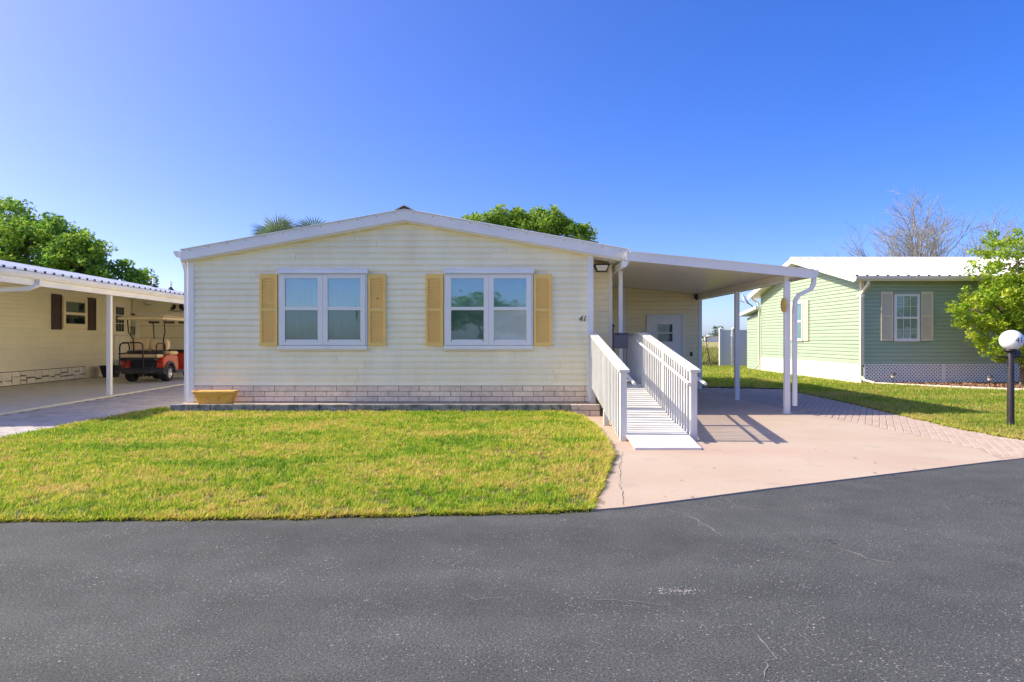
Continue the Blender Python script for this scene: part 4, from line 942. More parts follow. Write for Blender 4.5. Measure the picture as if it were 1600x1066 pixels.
# rear body tub: side panel with a wheel arch, extruded across
def arch(cy, cz, r, a0, a1, n=9): return [(cy+r*math.cos(R(a0+(a1-a0)*i/n)), cz+r*math.sin(R(a0+(a1-a0)*i/n))) for i in range(n+1)]
side = [(0.02, 0.40), (0.10, 0.38)] + arch(0.42, 0.27, 0.33, 165, 15) + [(0.80, 0.32), (1.00, 0.32), (1.00, 0.50), (0.93, 0.78), (0.25, 0.80), (0.05, 0.74), (0.0, 0.62)]
for sx in (-1, 1):
    MB().prism(side, 0, sx*0.40, sx*0.60).build('rear_fender', 'red', cart)
    ar = arch(0.42, 0.27, 0.36, 172, 5, 12); ai = arch(0.42, 0.27, 0.30, 172, 5, 12)
    MB().prism(ar + ai[::-1], 0, sx*0.56, sx*0.635).build('wheel_arch', 'darkgrey', cart)
    MB().bbox(min(sx*0.42, sx*0.61), max(sx*0.42, sx*0.61), -0.012, 0.10, 0.585, 0.735, 0.02).build('tail_light', 'tail', cart)
    MB().bbox(min(sx*0.585, sx*0.64), max(sx*0.585, sx*0.64), 0.78, 1.72, 0.26, 0.34, 0.02).build('rocker_panel', 'darkgrey', cart)
MB().prism([(0.0, 0.30), (0.06, 0.24), (0.16, 0.24), (0.16, 0.46), (0.04, 0.46), (-0.02, 0.40)], 0, -0.61, 0.61).build('rear_bumper', 'darkgrey', cart)
MB().box(-0.399, 0.399, 0.12, 1.0, 0.30, 0.76).build('rear_tub', 'black', cart)
MB().box(-0.58, 0.58, 1.0, 2.45, 0.24, 0.30).build('floor_pan', 'darkgrey', cart)
MB().tube([(-0.45, 0.42, 0.255), (0.45, 0.42, 0.255)], 0.05, 8).tube([(-0.12, 0.42, 0.24), (0.0, 0.42, 0.24), (0.12, 0.42, 0.24)], [0.06, 0.11, 0.06], 10).build('axle', 'black', cart)
cowl = [(1.72, 0.30), (1.80, 0.62), (1.90, 0.88), (2.10, 0.90), (2.40, 0.74), (2.55, 0.52), (2.52, 0.34)] + arch(2.05, 0.27, 0.31, 0, 180, 8)
MB().prism(cowl, 0, -0.60, 0.60).build('front_cowl', 'red', cart)
MB().bbox(-0.55, 0.55, 1.78, 1.92, 0.86, 0.95, 0.02).build('dashboard', 'black', cart)
# front bench and its two-lobed back
MB().bbox(-0.56, 0.56, 0.62, 1.12, 0.80, 0.92, 0.04).build('front_seat', 'tan_seat', cart)
def lobe(cx, hw, z0, z1, y0, y1):
    n = 18; pts = []
    for i in range(n):
        a = 2*math.pi*i/n; c, d_ = math.cos(a), math.sin(a); e = 0.62
        pts.append((cx+hw*math.copysign(abs(c)**e, c), (z0+z1)/2+(z1-z0)/2*math.copysign(abs(d_)**e, d_)))
    inn = [(cx+(p[0]-cx)*0.86, (z0+z1)/2+(p[1]-(z0+z1)/2)*0.86) for p in pts]
    m_ = MB(); v = [(p[0], y0, p[1]) for p in inn]+[(p[0], y0+0.03, p[1]) for p in pts]+[(p[0], y1-0.03, p[1]) for p in pts]+[(p[0], y1, p[1]) for p in inn]
    m_.add(v, [(i*n+k, i*n+(k+1) % n, (i+1)*n+(k+1) % n, (i+1)*n+k) for i in range(3) for k in range(n)], True)
    m_.add(v[:n], [tuple(range(n))]); m_.add(v[-n:], [tuple(range(n))]); return m_
for cx in (-0.285, 0.285): lobe(cx, 0.285, 0.93, 1.31, 0.42, 0.55).build('seat_back', 'tan_seat', cart)
# rear-facing seat kit
MB().bbox(-0.54, 0.54, -0.28, 0.16, 0.74, 0.84, 0.035).build('rear_seat', 'tan_seat', cart)
MB().bbox(-0.54, 0.54, 0.17, 0.24, 0.84, 0.95, 0.02).build('rear_back_pad', 'darkgrey', cart)
MB().bbox(-0.50, 0.50, -0.32, -0.02, 0.66, 0.735, 0.01).build('seat_base', 'black', cart)
fp = MB().bbox(-0.50, 0.50, -0.62, -0.30, 0.32, 0.345, 0.006); fp.build('foot_plate', 'darkgrey', cart)
for sx in (-1, 1):
    x = sx*0.52
    MB().tube([(x, 0.30, 0.92), (x, 0.28, 1.10), (x, 0.22, 1.17), (x, -0.15, 1.17), (x, -0.25, 1.13), (x, -0.28, 1.02), (x, -0.28, 0.72)], 0.018, 8).build('arm_rail', 'black', cart)
    MB().tube([(sx*0.40, -0.02, 0.70), (sx*0.40, -0.40, 0.36)], 0.014, 8).build('foot_plate_strut', 'black', cart)
MB().tube([(-0.45, -0.40, 0.33), (-0.45, -0.40, 1.05), (-0.42, -0.40, 1.15), (-0.36, -0.40, 1.19), (0.12, -0.40, 1.19), (0.18, -0.40, 1.15), (0.20, -0.40, 1.05), (0.20, -0.40, 0.33)], 0.02, 8).build('grab_bar', 'black', cart)
MB().tube([(-0.56, -0.26, 0.86), (-0.10, -0.27, 0.90), (0.56, -0.26, 0.86)], 0.018, 8).build('safety_bar', 'black', cart)
# roof on four struts, windscreen
rf = []; 
for (hx, y0, y1, z) in ((0.62, -0.10, 1.92, 1.875), (0.66, -0.14, 1.96, 1.895), (0.645, -0.12, 1.94, 1.95), (0.50, 0.08, 1.80, 2.0)):
    rf += [(-hx, y0, z), (hx, y0, z), (hx, y1, z), (-hx, y1, z)]
cr_ = MB().add(rf, [(i*4+k, i*4+(k+1) % 4, i*4+4+(k+1) % 4, i*4+4+k) for i in range(3) for k in range(4)]+[(0,3,2,1),(12,13,14,15)]).build('canopy', 'tan_roof', cart)
for x in (-0.45, 0, 0.45): MB().bbox(x-0.10, x+0.10, 0.18, 1.72, 1.998, 2.012, 0.005).build('canopy_rib', 'tan_roof', cr_)
for sx in (-1, 1):
    MB().tube([(sx*0.44, 0.40, 0.78), (sx*0.44, 0.36, 1.28), (sx*0.53, 0.26, 1.50), (sx*0.53, 0.20, 1.90)], 0.018, 8).build('roof_strut', 'black', cart)
    MB().tube([(sx*0.56, 1.98, 0.86), (sx*0.55, 1.86, 1.90)], 0.018, 8).build('roof_strut', 'black', cart)
MB().add([(-0.54, 1.99, 0.92), (0.54, 1.99, 0.92), (0.53, 1.87, 1.86), (-0.53, 1.87, 1.86)], [(0,1,2,3)]).build('windscreen', 'glass_clear', cart)
MB().lathe([(0.165, -0.012), (0.18, 0.0), (0.165, 0.012), (0.15, 0.0), (0.165, -0.012)], 24, (0, 0, 0), T=Matrix.Translation((-0.28, 1.55, 1.02)) @ Matrix.Rotation(R(40), 4, 'X')).tube([(-0.28, 1.55, 1.02), (-0.28, 1.85, 0.70)], 0.02, 8).build('steering_wheel', 'black', cart)

# ------------------------------------------------------------------ sage green house on the right
GX, GY, GYB, GR = 10.6, 20.7, 29.0, 24.85
gh = empty('neighbour_house', (16, 24, 0), 'sage green sided home with white metal roof and tan shutters', 'house')
def groof(y): return 4.33-0.233*abs(y-GR)
gw = MB().prism([(GY, 0.0), (GYB, 0.0), (GYB, groof(GYB)-0.16), (GR, 4.17), (GY, groof(GY)-0.16)], 0, GX+0.001, 30).build('wall', 'green', gh)
def gext(z):
    d = (4.33-0.17-z)/0.233
    return max(GY+0.07, GR-d), min(GYB-0.07, GR+d)
siding(gw, (GX, 0, 0), (0, 1, 0), (-1, 0, 0), 0.64, 4.15, 0.1165, gext, 'green')
siding(gw, (0, GY, 0), (1, 0, 0), (0, -1, 0), 0.64, 3.15, 0.1165, lambda z: (GX+0.07, 22), 'green')
for (a, b_, c, d) in ((GX-0.03, GX+0.07, GY-0.03, GY+0.07), (GX-0.03, GX+0.05, GYB-0.07, GYB+0.02)): MB().bbox(a, b_, c, d, 0.60, groof(c)-0.17, 0.004).build('corner_trim', 'trim_cream' if c < 22 else 'green', gh)
for (y0, y1) in ((20.27, GR), (GR, 29.43)):
    z0, z1 = groof(y0), groof(y1)
    r = MB().prism([(y0, z0-0.02), (y1, z1-0.02), (y1, z1-0.15), (y0, z0-0.15)], 0, GX-0.42, 30).build('roof', 'trim_cream', gh)
    mb = MB().prism([(y0-0.03, z0), (y1, z1), (y1, z1-0.015), (y0-0.03, z0-0.015)], 0, GX-0.45, 30)
    cl = MB(); x = GX-0.40
    while x < 24:
        mb.prism([(y0-0.03, z0+0.028), (y1, z1+0.028), (y1, z1-0.002), (y0-0.03, z0-0.002)], 0, x, x+0.05)
        if y0 < 22: cl.box(x-0.012, x+0.062, y0-0.034, y0-0.031, z0-0.012, z0+0.027)
        x += 0.305
    mb.build('roof_sheet', 'metal_roof', r)
    if y0 < 22: o = cl.build('rib_closure', 'dark_gap', r); o['kind'] = 'stuff'
    MB().prism([(y0, z0-0.021), (y1, z1-0.021), (y1, z1-0.19), (y0, z0-0.19)], 0, GX-0.445, GX-0.421).build('rake_fascia', 'white', r)
MB().prism([(GR-0.16, 4.31), (GR, 4.37), (GR+0.16, 4.31), (GR, 4.355)], 0, GX-0.46, 30).build('ridge_cap', 'metal_roof', gh)
MB().prism([(20.245, 3.23), (20.14, 3.235), (20.145, 3.17), (20.19, 3.11), (20.245, 3.10)], 0, GX-0.44, 24).build('gutter', 'trim_cream', gh)
MB().rtube([(GX-0.05, 20.2, 3.1), (GX-0.05, 20.22, 3.0), (GX-0.06, 20.45, 2.84), (GX-0.06, 20.60, 2.74), (GX-0.06, 20.62, 0.25), (GX-0.02, 20.5, 0.14), (GX+0.18, 20.3, 0.08)], 0.075, 0.06).build('downspout', 'trim_cream', gh)
MB().rtube([(GX-0.3, 29.3, 3.1), (GX-0.12, 29.06, 2.9), (GX-0.08, 29.06, 2.7), (GX-0.08, 29.06, 0.3), (GX-0.3, 29.06, 0.1)], 0.075, 0.06).build('downspout', 'trim_cream', gh)
MB().bbox(GX-0.05, GX+0.02, 20.55, 20.9, 2.66, 2.72, 0.004).build('pipe_strap', 'white', gh)
# skirting: plain white panels on the gable end, lattice in front
for i in range(14):
    y0 = GY+0.02+i*0.592
    p = MB(); p.box(GX-0.012, GX+0.0005, y0, y0+0.586, 0.0, 0.635)
    for k in range(1, 4): p.box(GX-0.020, GX-0.0125, y0+k*0.146-0.012, y0+k*0.146+0.012, 0.01, 0.63)
    p.build('skirting_panel', 'white_vinyl', gh)
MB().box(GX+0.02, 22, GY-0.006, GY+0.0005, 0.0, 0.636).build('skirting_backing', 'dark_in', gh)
def lattice(x0, x1, z0, z1, y):
    m_ = MB(); h_ = z1-z0; w = 0.026; sp = 0.105
    for sgn, yy in ((1, y), (-1, y-0.007)):
        x = x0-h_
        while x < x1+h_:
            # diagonal strip clipped to the panel
            a, b_ = (x, x+h_) if sgn > 0 else (x+h_, x)
            t0, t1 = 0.0, 1.0
            for lim in (x0, x1):
                t = (lim-a)/(b_-a)
                inside0 = x0 <= a <= x1
                if 0 < t < 1:
                    if (b_ > a) == (lim == x0): t0 = max(t0, t)
                    else: t1 = min(t1, t)
            xa, xb = a+(b_-a)*t0, a+(b_-a)*t1
            if t1-t0 > 0.02 and x0-1e-3 <= xa <= x1+1e-3 and x0-1e-3 <= xb <= x1+1e-3:
                za, zb = z0+h_*t0, z0+h_*t1
                m_.prism([(xa-w, za), (xa+w, za), (xb+w, zb), (xb-w, zb)], 1, yy-0.006, yy)
            x += sp
    return m_
for i in range(4):
    x0 = GX+0.06+i*2.42
    lp = MB()
    for (a, b_) in ((x0, x0+0.05), (x0+2.36, x0+2.41)): lp.box(a, b_, GY-0.034, GY-0.007, 0.03, 0.632)
    lp.box(x0+0.05, x0+2.36, GY-0.033, GY-0.007, 0.598, 0.631)
    f_ = lp.build('lattice_frame', 'white_vinyl', gh)
    o = lattice(x0+0.06, x0+2.35, 0.05, 0.597, GY-0.010).build('lattice', 'white_vinyl', f_); o['kind'] = 'stuff'
# windows and shutters
T = frame_xform((0, GY-0.016, 0), (1, 0, 0), (0, -1, 0))
sash(gh, T, 11.56, 12.33, 1.31, 2.74, 'glass_clear', 'glass_clear', 'curtain_g', 'curtain_g', 0.075, grid=(3, 2))
MB().box(11.54, 12.35, 0.008, 0.05, 2.745, 2.80, T).build('header_board', 'green', gh)
shutter(gh, T, 11.16, 11.53, 1.33, 2.82, 'shutter_tan'); shutter(gh, T, 12.37, 12.74, 1.33, 2.82, 'shutter_tan')
T = frame_xform((GX-0.016, 0, 0), (0, 1, 0), (-1, 0, 0))
sash(gh, T, 24.75, 25.65, 1.30, 2.75, 'glass_up', 'glass_up', 'blind', 'blind', 0.08)
shutter(gh, T, 24.30, 24.70, 1.32, 2.78, 'shutter_tan'); shutter(gh, T, 25.70, 26.10, 1.32, 2.78, 'shutter_tan')
# lean-to behind it
lt_ = empty('lean_to', (12, 30, 0), 'small lower green lean-to at the back of the sage green house', 'shed')
lwl = MB().prism([(29.08, 0.0), (30.9, 0.0), (30.9, 2.32), (29.08, 2.55)], 0, GX+0.05, 14).build('wall', 'green', lt_)
siding(lwl, (GX+0.049, 0, 0), (0, 1, 0), (-1, 0, 0), 0.05, 2.30, 0.1165, lambda z: (29.1, 30.88), 'green')
MB().prism([(29.02, 2.66), (31.2, 2.40), (31.2, 2.52), (29.02, 2.78)], 0, GX-0.25, 14.2).build('roof', 'white', lt_)
ds = empty('satellite_dish', (10.5, 30.2, 2.6), 'grey satellite dish on the lean-to roof', 'dish')
MB().tube([(10.75, 30.3, 2.60), (10.65, 30.3, 2.85), (10.35, 30.3, 3.05)], 0.025, 8).build('mast', 'darkgrey', ds)
MB().lathe([(0.0, 0.0), (0.12, 0.012), (0.22, 0.045), (0.28, 0.08), (0.275, 0.09), (0.21, 0.055), (0.0, 0.012)], 22, T=Matrix.Translation((10.30, 30.3, 3.08)) @ Matrix.Rotation(R(55), 4, 'Y') @ Matrix.Rotation(R(25), 4, 'X')).build('reflector', 'white', ds)
MB().tube([(10.3, 30.3, 3.0), (9.95, 30.2, 3.1)], 0.012, 6).bbox(9.88, 9.97, 30.16, 30.24, 3.07, 3.15, 0.01).build('feed_arm', 'darkgrey', ds)
# white vinyl fence at the back
fn = empty('vinyl_fence', (11, 33.9, 0), 'tall white vinyl privacy fence behind the sage green house', 'fence')
for x in (10.35, 10.98, 12.9, 14.8): 
    p = MB().bbox(x-0.065, x+0.065, 33.84, 33.97, 0.0, 1.88, 0.006).build('post', 'white_vinyl', fn)
    MB().add([(x-0.08, 33.82, 1.881), (x+0.08, 33.82, 1.881), (x+0.08, 33.99, 1.881), (x-0.08, 33.99, 1.881), (x, 33.905, 1.97)], [(0,1,4),(1,2,4),(2,3,4),(3,0,4)]).build('post_cap', 'white_vinyl', p)
x = 10.42
while x < 14.7:
    if not any(abs(x+0.07-q) < 0.13 for q in (10.98, 12.9, 14.8)): MB().bbox(x, x+0.146, 33.89, 33.92, 0.06, 1.74, 0.004).build('board', 'white_vinyl', fn)
    x += 0.15
for (a, c) in ((10.42, 10.91), (11.05, 12.83), (12.97, 14.73)):
    for z in (0.02, 1.741): MB().box(a, c, 33.875, 33.935, z, z+0.08).build('rail', 'white_vinyl', fn)
# mulch bed and its edging
bed = structure(MB().prism(BED+[(20, 20.69), (10.62, 20.69)], 2, -0.03, 0.055).build('mulch_bed', 'mulch'))
for (a, b_) in zip(BED[1:], BED[2:]):
    d = Vector((b_[0]-a[0], b_[1]-a[1], 0)); n_ = max(1, int(d.length/0.4)); 
    for k in range(n_):
        p = Vector((a[0], a[1], 0))+d*((k+0.5)/n_); Lk = d.length/n_
        o = MB().bbox(-Lk/2+0.004, Lk/2-0.004, -0.05, 0.05, -0.02, 0.085, 0.01).build('edging_block', 'kerb', bed); o.location = (p.x, p.y, 0); o.rotation_euler = (0, 0, math.atan2(d.y, d.x))
# mulch chips
n = 5200; px = rng.uniform(10.7, 19, n); py = rng.uniform(17.0, 20.65, n); ok = inpoly(px, py, BED+[(20, 20.69), (10.62, 20.69)]); px, py = px[ok], py[ok]; n = len(px)
a = rng.uniform(0, 6.28, n); L_ = rng.uniform(0.03, 0.08, n); ti = rng.uniform(-0.5, 0.5, n)
dx, dy, dz = np.cos(a)*L_, np.sin(a)*L_, ti*L_; wx, wy = -np.sin(a)*0.014, np.cos(a)*0.014
base = np.stack([px, py, np.full(n, 0.066)], 1)
V = np.stack([base+np.stack([-dx-wx, -dy-wy, -dz], 1), base+np.stack([dx-wx, dy-wy, dz], 1), base+np.stack([dx+wx, dy+wy, dz+0.01], 1), base+np.stack([-dx+wx, -dy+wy, -dz+0.01], 1)], 1).reshape(-1, 3)
M['chip'] = leafmat('mulch_chip', [(0.16, 0.08, 0.05), (0.30, 0.16, 0.09), (0.42, 0.26, 0.15)], 0.0)
o = bigmesh('mulch', V, np.arange(4*n).reshape(-1, 4), rng.random(n), 'chip', bed, 4); o['kind'] = 'stuff'
for i, (x, y) in enumerate(((11.25, 20.15), (13.12, 18.75))):
    pl_ = empty('path_light', (x, y, 0.05), ('small path light in the mulch near the green house corner', 'small path light in the mulch left of the leafy tree')[i], 'light', 'path lights in the mulch bed')
    MB().tube([(x, y, 0.05), (x, y, 0.24)], 0.012, 8).build('stake', 'black', pl_)
    MB().lathe([(0.0, 0.24), (0.05, 0.24), (0.055, 0.33), (0.0, 0.33)], 14, (x, y, 0.0)).build('lens', 'planter_in', pl_)
    MB().lathe([(0.095, 0.335), (0.09, 0.35), (0.03, 0.39), (0.0, 0.395)], 16, (x, y, 0.0)).build('lamp_shade', 'darkgrey', pl_)

# ------------------------------------------------------------------ lamp post with the white globe
LX, LY = 7.83, 10.72
lp_ = empty('lamp_post', (LX, LY, 0.03), 'black lamp post with white globe reading 41 at the driveway edge', 'lamp post')
MB().lathe([(0.053, 0.0), (0.050, 0.3), (0.047, 1.15), (0.043, 1.16), (0.041, 1.19)], 18, (LX, LY, 0.03)).build('post', 'post_black', lp_)
MB().tube([(LX-0.20, LY, 1.11), (LX+0.20, LY, 1.11)], 0.013, 8).build('ladder_bar', 'black', lp_)
MB().bbox(LX+0.08, LX+0.20, LY+0.03, LY+0.12, 1.13, 1.20, 0.01).build('photo_cell', 'darkgrey', lp_)
MB().lathe([(0.05, 1.185), (0.085, 1.20), (0.09, 1.225), (0.07, 1.235)], 18, (LX, LY, 0.0)).build('fitter', 'black', lp_)
gc = Vector((LX+0.015, LY, 1.372)); gr = 0.166
gm = MB(); gm.lathe([(gr*math.sin(R(a)), -gr*math.cos(R(a))*0.96) for a in range(12, 181, 8)]+[(0.0, gr*0.96)], 32, gc); glb = gm.build('globe', 'glow_white', lp_)
me = text_mesh('41', 0.125, 0.0, 0.0); me.materials.append(M['black'])
bm = bmesh.new(); bm.from_mesh(me); bmesh.ops.subdivide_edges(bm, edges=[e for e in bm.edges if e.calc_length() > 0.02], cuts=2, use_grid_fill=True); bmesh.ops.triangulate(bm, faces=bm.faces)
for v in bm.verts:
    th = v.co.x/gr + R(38) ; ph = v.co.y/gr
    # the numerals face a little right of the camera
    base_a = math.atan2(-gc.x, -gc.y)
    d = Vector((math.sin(base_a+0)*1, 0, 0))
    fwd = Vector((-gc.x, -gc.y, 0)).normalized(); rt = Vector((-fwd.y, fwd.x, 0))
    v.co = gc + (fwd*math.cos(th)*math.cos(ph) + rt*math.sin(th)*math.cos(ph) + Vector((0, 0, 1))*math.sin(ph)*0.96)*(gr+0.0025)
bm.to_mesh(me); bm.free()
o = link('number_lettering', me, glb); 

# ------------------------------------------------------------------ trees
def leaves(centers, radii, counts, size, squash=0.8, tone_sd=0.16, tone_c=None, aspect=0.5, droop=0.0):
    V = []; T = []
    for i, (c, r, n) in enumerate(zip(centers, radii, counts)):
        d = rng.normal(size=(n, 3)); d /= np.linalg.norm(d, axis=1)[:, None]
        rad = r*rng.random(n)**0.42; p = np.array(c) + d*rad[:, None]*np.array([1, 1, squash])
        a = rng.normal(size=(n, 3)); a[:, 2] = a[:, 2]*0.7-droop; a /= np.linalg.norm(a, axis=1)[:, None]
        b = np.cross(a, rng.normal(size=(n, 3))+np.array([0, 0, 0.4])); b /= np.linalg.norm(b, axis=1)[:, None]
        s = (size*rng.uniform(0.6, 1.35, n))[:, None]
        V.append(np.stack([p-a*s*0.5, p+b*s*aspect*0.5, p+a*s*0.5, p-b*s*aspect*0.5], 1).reshape(-1, 3))
        t0 = (tone_c[i] if tone_c is not None else rng.uniform(0.25, 0.7))
        T.append(np.clip(rng.normal(t0, tone_sd, n), 0, 1))
    V = np.concatenate(V); return V, np.arange(len(V)).reshape(-1, 4), np.concatenate(T)
def tree(name, base, label, blobs, clumps, clump_r, per, leaf, m, trunk_r, cat='tree', group=None, fork=0.35, trunk_m='bark', lean=(0, 0), cl_squash=0.75):
    """blobs: ellipsoids (cx,cy,cz,rx,ry,rz) that shape the crown; clumps of leaves are spread through them"""
    root = empty(name, base, label, cat, group); C = []
    vol = np.array([b[3]*b[4]*b[5] for b in blobs])**0.75; pr = vol/vol.sum()
    for i, b in enumerate(blobs):
        k = max(3, int(clumps*pr[i]))
        d = rng.normal(size=(k, 3)); d /= np.linalg.norm(d, axis=1)[:, None]
        rr = rng.uniform(0.35, 1.0, k)**0.6
        C.append(np.array(b[:3]) + d*rr[:, None]*np.array(b[3:]))
    C = np.concatenate(C); n = len(C)
    rad = clump_r*rng.uniform(0.55, 1.3, n)
    V, F, T_ = leaves(C, rad, (per*(rad/clump_r)**2).astype(int)+8, leaf, cl_squash)
    tb = MB(); B = Vector(base); top = Vector((base[0]+lean[0], base[1]+lean[1], base[2]+(np.mean([b[2] for b in blobs])-base[2])*fork*1.6))
    tb.tube([B-Vector((0, 0, 0.1)), B+(top-B)*0.12, B+(top-B)*0.5+Vector((trunk_r*0.4, 0, 0)), top], [trunk_r*1.5, trunk_r*1.1, trunk_r*0.9, trunk_r*0.7], 10)
    for b in blobs:
        bc = Vector(b[:3]); mid = (top+bc)/2+Vector((0, 0, -0.12*b[5])); tb.tube([top-(top-B)*0.08, mid, bc], [trunk_r*0.55, trunk_r*0.4, trunk_r*0.22], 8)
    for c in C[rng.permutation(n)[:min(n, 70)]]:
        j = min(range(len(blobs)), key=lambda q: (Vector(blobs[q][:3])-Vector(c)).length); bc = Vector(blobs[j][:3]); e = Vector(c)
        tb.tube([bc, (bc+e)/2+Vector(rng.normal(0, 0.08, 3))*blobs[j][3]*0.4, e], [trunk_r*0.18, trunk_r*0.11, trunk_r*0.03], 5)
    tb.build('trunk', trunk_m, root)
    bigmesh('crown', V, F, T_, m, root, 4)
    return root
tree('oak_tree', (-37, 46, 0), 'large dark green tree behind the neighbour roof at left', [(-36, 46, 8.6, 4.2, 3.0, 2.5), (-31.5, 45, 7.3, 3.4, 2.6, 2.5), (-33, 45, 4.6, 4.5, 2.6, 2.4), (-29.6, 45, 5.9, 2.2, 2.0, 2.0), (-39.5, 46, 7.6, 4, 3, 3.2)], 520, 0.80, 115, 0.28, 'leaf_oak', 0.45)
tree('oak_tree', (-26.5, 44, 0), 'rounded green tree behind the neighbour roof, right of the large one', [(-27.7, 44, 6.0, 2.4, 2.2, 2.2), (-25.1, 44, 4.5, 1.8, 2.0, 1.8), (-27, 44, 3.4, 3.2, 2.0, 1.6)], 260, 0.62, 100, 0.26, 'leaf_oak', 0.32)
tree('broadleaf_tree', (1.2, 36, 0), 'broad green tree rising behind the cream house roof', [(1.0, 36, 6.9, 1.5, 1.6, 1.25), (-1.5, 36, 7.35, 1.15, 1.2, 0.75), (-0.2, 36, 7.6, 1.0, 1.0, 0.8), (2.9, 36, 6.5, 1.35, 1.2, 1.2), (1.9, 36, 7.5, 1.1, 1.1, 0.75), (0.5, 36, 5.5, 3.2, 1.8, 1.3)], 300, 0.44, 90, 0.20, 'leaf_mid', 0.25)
tree('garden_sapling', (7.6, 38, 0), 'tip of a small tree just above the carport roof', [(7.45, 38, 5.5, 0.35, 0.3, 0.75), (7.9, 38, 5.55, 0.2, 0.2, 0.3), (7.4, 38, 4.3, 0.8, 0.8, 0.8)], 26, 0.22, 34, 0.19, 'leaf_mid', 0.08, fork=0.5)
tree('ligustrum_tree', (14.45, 19.3, 0.05), 'bright yellow green leafy tree in the mulch bed at right', [(14.3, 19.3, 3.55, 1.3, 1.1, 1.0), (13.55, 19.2, 2.35, 0.95, 0.9, 0.75), (14.7, 19.3, 2.4, 1.3, 1.2, 0.9), (13.8, 19.2, 1.35, 0.9, 0.8, 0.6), (12.95, 19.1, 2.2, 0.65, 0.5, 0.5), (14.4, 18.9, 1.0, 0.6, 0.6, 0.45), (15.4, 19.3, 3.0, 1.2, 1.1, 1.1), (14.95, 19.2, 1.4, 0.6, 0.7, 0.5)], 470, 0.22, 60, 0.10, 'leaf_bright', 0.085, fork=0.5)
tree('oak_tree', (-14, -55, 0), 'green tree across the road, mirrored in the left front window', [(-14, -55, 4.6, 4, 3, 2.2), (-9, -55, 3.8, 3, 3, 1.8)], 60, 1.2, 60, 0.5, 'leaf_oak', 0.35)
tree('oak_tree', (-4, -60, 0), 'green tree across the road, mirrored in the right front window', [(-4, -60, 4.8, 4, 3, 2.0), (1, -60, 3.4, 3, 3, 1.8)], 60, 1.2, 60, 0.5, 'leaf_oak', 0.35)

# bare tree: recursive twigs
def bare(base, label, targets):
    root = empty('bare_tree', base, label, 'tree'); mb = MB()
    r_ = random.Random(5); tw = MB()
    def grow(p, d, L, r, lev):
        pts = [p]; dd = d.copy(); n = 4
        for i in range(n):
            dd = (dd + Vector((r_.gauss(0, 0.13), r_.gauss(0, 0.13), r_.gauss(0.03, 0.10)))).normalized(); pts.append(pts[-1]+dd*L/n)
        (mb if lev < 2 else tw).tube(pts, [r*(1-0.45*i/n) for i in range(n+1)], 6 if lev < 2 else 3, cap=False)
        if lev >= 4: return
        for k in range(r_.randint(4, 6) if lev < 3 else 5):
            i = r_.randint(1, n); ax = Vector((r_.gauss(0, 1), r_.gauss(0, 1), r_.gauss(0, 0.6))).normalized()
            nd = (dd + ax*r_.uniform(0.45, 0.95)).normalized()
            grow(pts[i], nd, L*r_.uniform(0.5, 0.72), r*0.5, lev+1)
    B = Vector(base); top = B+Vector((0, 0, 2.6)); mb.tube([B, top], [0.38, 0.28], 10)
    for t in targets:
        d = (Vector(t)-top); grow(top, d.normalized(), d.length*0.66, 0.13, 0)
    mb.build('trunk', 'bare_bark', root); tw.build('crown', 'bare_bark', root); return root
bare((28.2, 45, 0), 'leafless pale branched tree behind the green house roof', [(19.5, 45, 7.2), (22.0, 45, 7.6), (25.0, 45, 8.5), (28.0, 44, 7.8), (30.5, 45, 8.2), (34.0, 46, 8.4), (26.5, 47, 8.2)])

# fan palm behind the roof ridge
def palm(name, base, h, fr_len, nf, label, seed, m='leaf_palm'):
    root = empty(name, base, label, 'palm'); r_ = random.Random(seed); B = Vector(base)
    MB().tube([B, B+Vector((0.05, 0, h*0.5)), B+Vector((0, 0, h))], [0.2, 0.16, 0.17], 10).build('trunk', 'bark', root)
    V = []; T_ = []; st_ = MB(); c = B+Vector((0, 0, h))
    for k in range(nf):
        az = 2*math.pi*k*0.382; el = R(r_.uniform(-35, 75)); d = Vector((math.cos(az)*math.cos(el), math.sin(az)*math.cos(el), math.sin(el)))
        pl = fr_len*0.5; hub = c+d*pl; st_.tube([c, hub], 0.018, 5)
        sd = d.cross(Vector((0, 0, 1))); sd = sd.normalized() if sd.length > 1e-3 else Vector((1, 0, 0)); up = sd.cross(d)
        tone = r_.uniform(0.2, 0.8)
        for j in range(26):
            a = R(-115+230*j/25); L = fr_len*(0.62+0.30*math.cos(a*0.7))*r_.uniform(0.9, 1.05); dr = d*math.cos(a)+sd*math.sin(a)
            wv = (d*-math.sin(a)+sd*math.cos(a))*0.035; tip = hub+dr*L+Vector((0, 0, -0.12*L*L)); mid = hub+dr*L*0.55+up*0.03
            V += [hub, mid-wv, tip, mid+wv]; T_.append(min(1, max(0, r_.gauss(tone, 0.12))))
    st_.build('leaf_stalk', 'leaf_palm', root)
    V = np.array([tuple(v) for v in V]); bigmesh('crown', V, np.arange(len(V)).reshape(-1, 4), np.array(T_), m, root, 4)
palm('fan_palm', (-11.8, 34, 0), 6.0, 1.35, 20, 'grey green fan palm showing above the cream house roof', 3)
palm('fan_palm', (-10.0, 34.6, 0), 6.25, 1.2, 18, 'second fan palm top nearer the roof ridge of the cream house', 8)

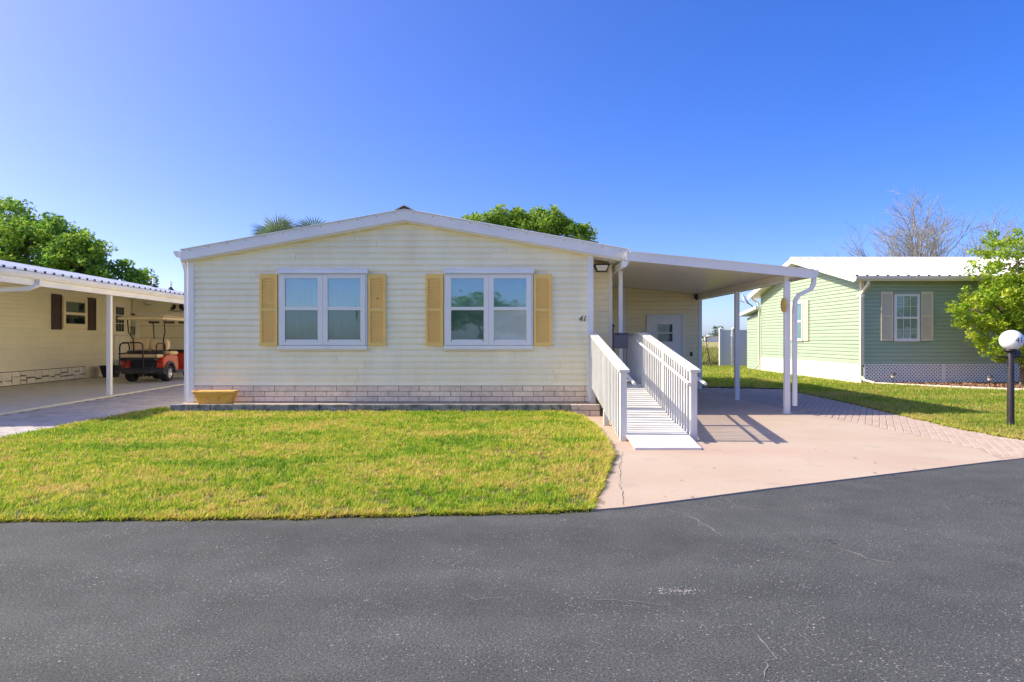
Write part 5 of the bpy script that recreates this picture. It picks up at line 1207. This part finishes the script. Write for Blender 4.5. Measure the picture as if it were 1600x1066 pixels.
# ------------------------------------------------------------------ field, far trees and houses
n = 60000; py = 36+60*rng.random(n)**1.6; px = rng.uniform(-6, 60, n); ok = (px > 0.1*py) & (px < 0.62*py); px, py = px[ok], py[ok]; n = len(px)
L_ = rng.uniform(0.25, 0.6, n)*(0.7+0.5*np.sin(px*0.8)*np.sin(py*0.5)); a = rng.uniform(0, 6.28, n); w = 0.03
V = np.stack([np.stack([px-w*np.cos(a), py-w*np.sin(a), np.full(n, -0.06)], 1), np.stack([px+w*np.cos(a), py+w*np.sin(a), np.full(n, -0.06)], 1), np.stack([px+rng.normal(0, 0.12, n), py+rng.normal(0, 0.12, n), L_], 1)], 1).reshape(-1, 3)
o = bigmesh('field_grass', V, np.arange(len(V)).reshape(-1, 3), np.clip(rng.normal(0.5, 0.25, n), 0, 1), 'field_grass'); tag(o, 'tall dry yellow grass of the open field beyond the back lawn', 'grass', kind='stuff')
C = [(x, 300+rng.normal(0, 8), rng.uniform(1.0, 3.0)) for x in np.arange(10, 260, 2.2)]
V, F, T_ = leaves(C, [rng.uniform(1.4, 2.6) for _ in C], [60]*len(C), 0.9, 0.9)
o = bigmesh('far_tree_line', V, F, T_, 'leaf_far', None, 4); tag(o, 'low hazy line of trees along the far side of the field', 'trees', kind='stuff')
for i, (x, h_) in enumerate(((88.5, 5.2), (91.0, 5.4))): palm('far_palm', (x, 297, 0), h_, 1.6, 12, ('left of two tiny far palms above the field trees', 'right of two tiny far palms above the field trees')[i], 20+i, 'leaf_far')
for i, x in enumerate((84.5, 93.5)):
    fh = empty('far_house', (x, 290, 0), ('tiny white far house at the field edge, left', 'tiny white far house at the field edge, right by the fence')[i], 'house')
    MB().box(x-3, x+3, 288, 293, -0.05, 2.0).build('wall', 'far_white', fh); MB().prism([(x-3.3, 2.0), (x+3.3, 2.0), (x, 2.9)], 1, 287.6, 293.4).build('roof', 'concrete_g', fh)
# bare sapling and its dry weeds by the white fence
sp = empty('young_sapling', (9.55, 33.0, 0.03), 'thin leaning bare sapling left of the white fence', 'sapling')
MB().tube([(9.62, 33, 0.0), (9.52, 33, 0.5), (9.40, 33, 1.1), (9.36, 33, 1.6)], [0.035, 0.028, 0.02, 0.008], 7).build('trunk', 'bark', sp)
b = MB(); b.tube([(9.46, 33, 0.8), (9.30, 33, 1.0), (9.22, 33, 1.25)], [0.012, 0.01, 0.004], 5); b.tube([(9.42, 33, 1.0), (9.55, 33, 1.2)], [0.01, 0.004], 5); b.build('branch', 'bark', sp)
V, F, T_ = leaves([(9.05, 33, 0.75), (9.25, 33, 0.7), (9.0, 33.2, 0.55)], [0.22, 0.16, 0.16], [26, 18, 18], 0.12); bigmesh('crown', V, F, T_, 'leaf_oak', sp, 4)
# dead leaves and bits on the driveway and road
lf = MB()
for (x, y) in [G(*p) for p in ((1135,665),(1388,728),(1425,737),(1380,742),(1290,708),(1342,718),(1372,745),(1255,703),(1120,735),(1060,755),(958,788),(940,788),(1185,766),(1040,780),(1090,782),(1305,850))]:
    for q in range(1):
        x_, y_ = x+random.gauss(0, 0.05), y+random.gauss(0, 0.05); a = random.uniform(0, 6.28); l_, w_ = random.uniform(0.012, 0.035), 0.009; c, s_ = math.cos(a), math.sin(a); z = 0.018
        o = MB().add([(x_-c*l_, y_-s_*l_, z), (x_-s_*w_, y_+c*w_, z+0.008), (x_+c*l_, y_+s_*l_, z+0.004), (x_+s_*w_, y_-c*w_, z+0.002)], [(0,1,2,3)])
        lf.v += [tuple(v) for v in o.v]; k = len(lf.v)-4; lf.f.append((k, k+1, k+2, k+3)); lf.sm.append(False)
M['dead_leaf'] = mat('dead_leaf', (0.30, 0.16, 0.06), 0.8, 0.4, 20)
o = lf.build('leaf_litter', 'dead_leaf'); tag(o, 'scattered small brown dead leaves on the driveway and road', 'leaves', kind='stuff')
print('grass tris', ng)
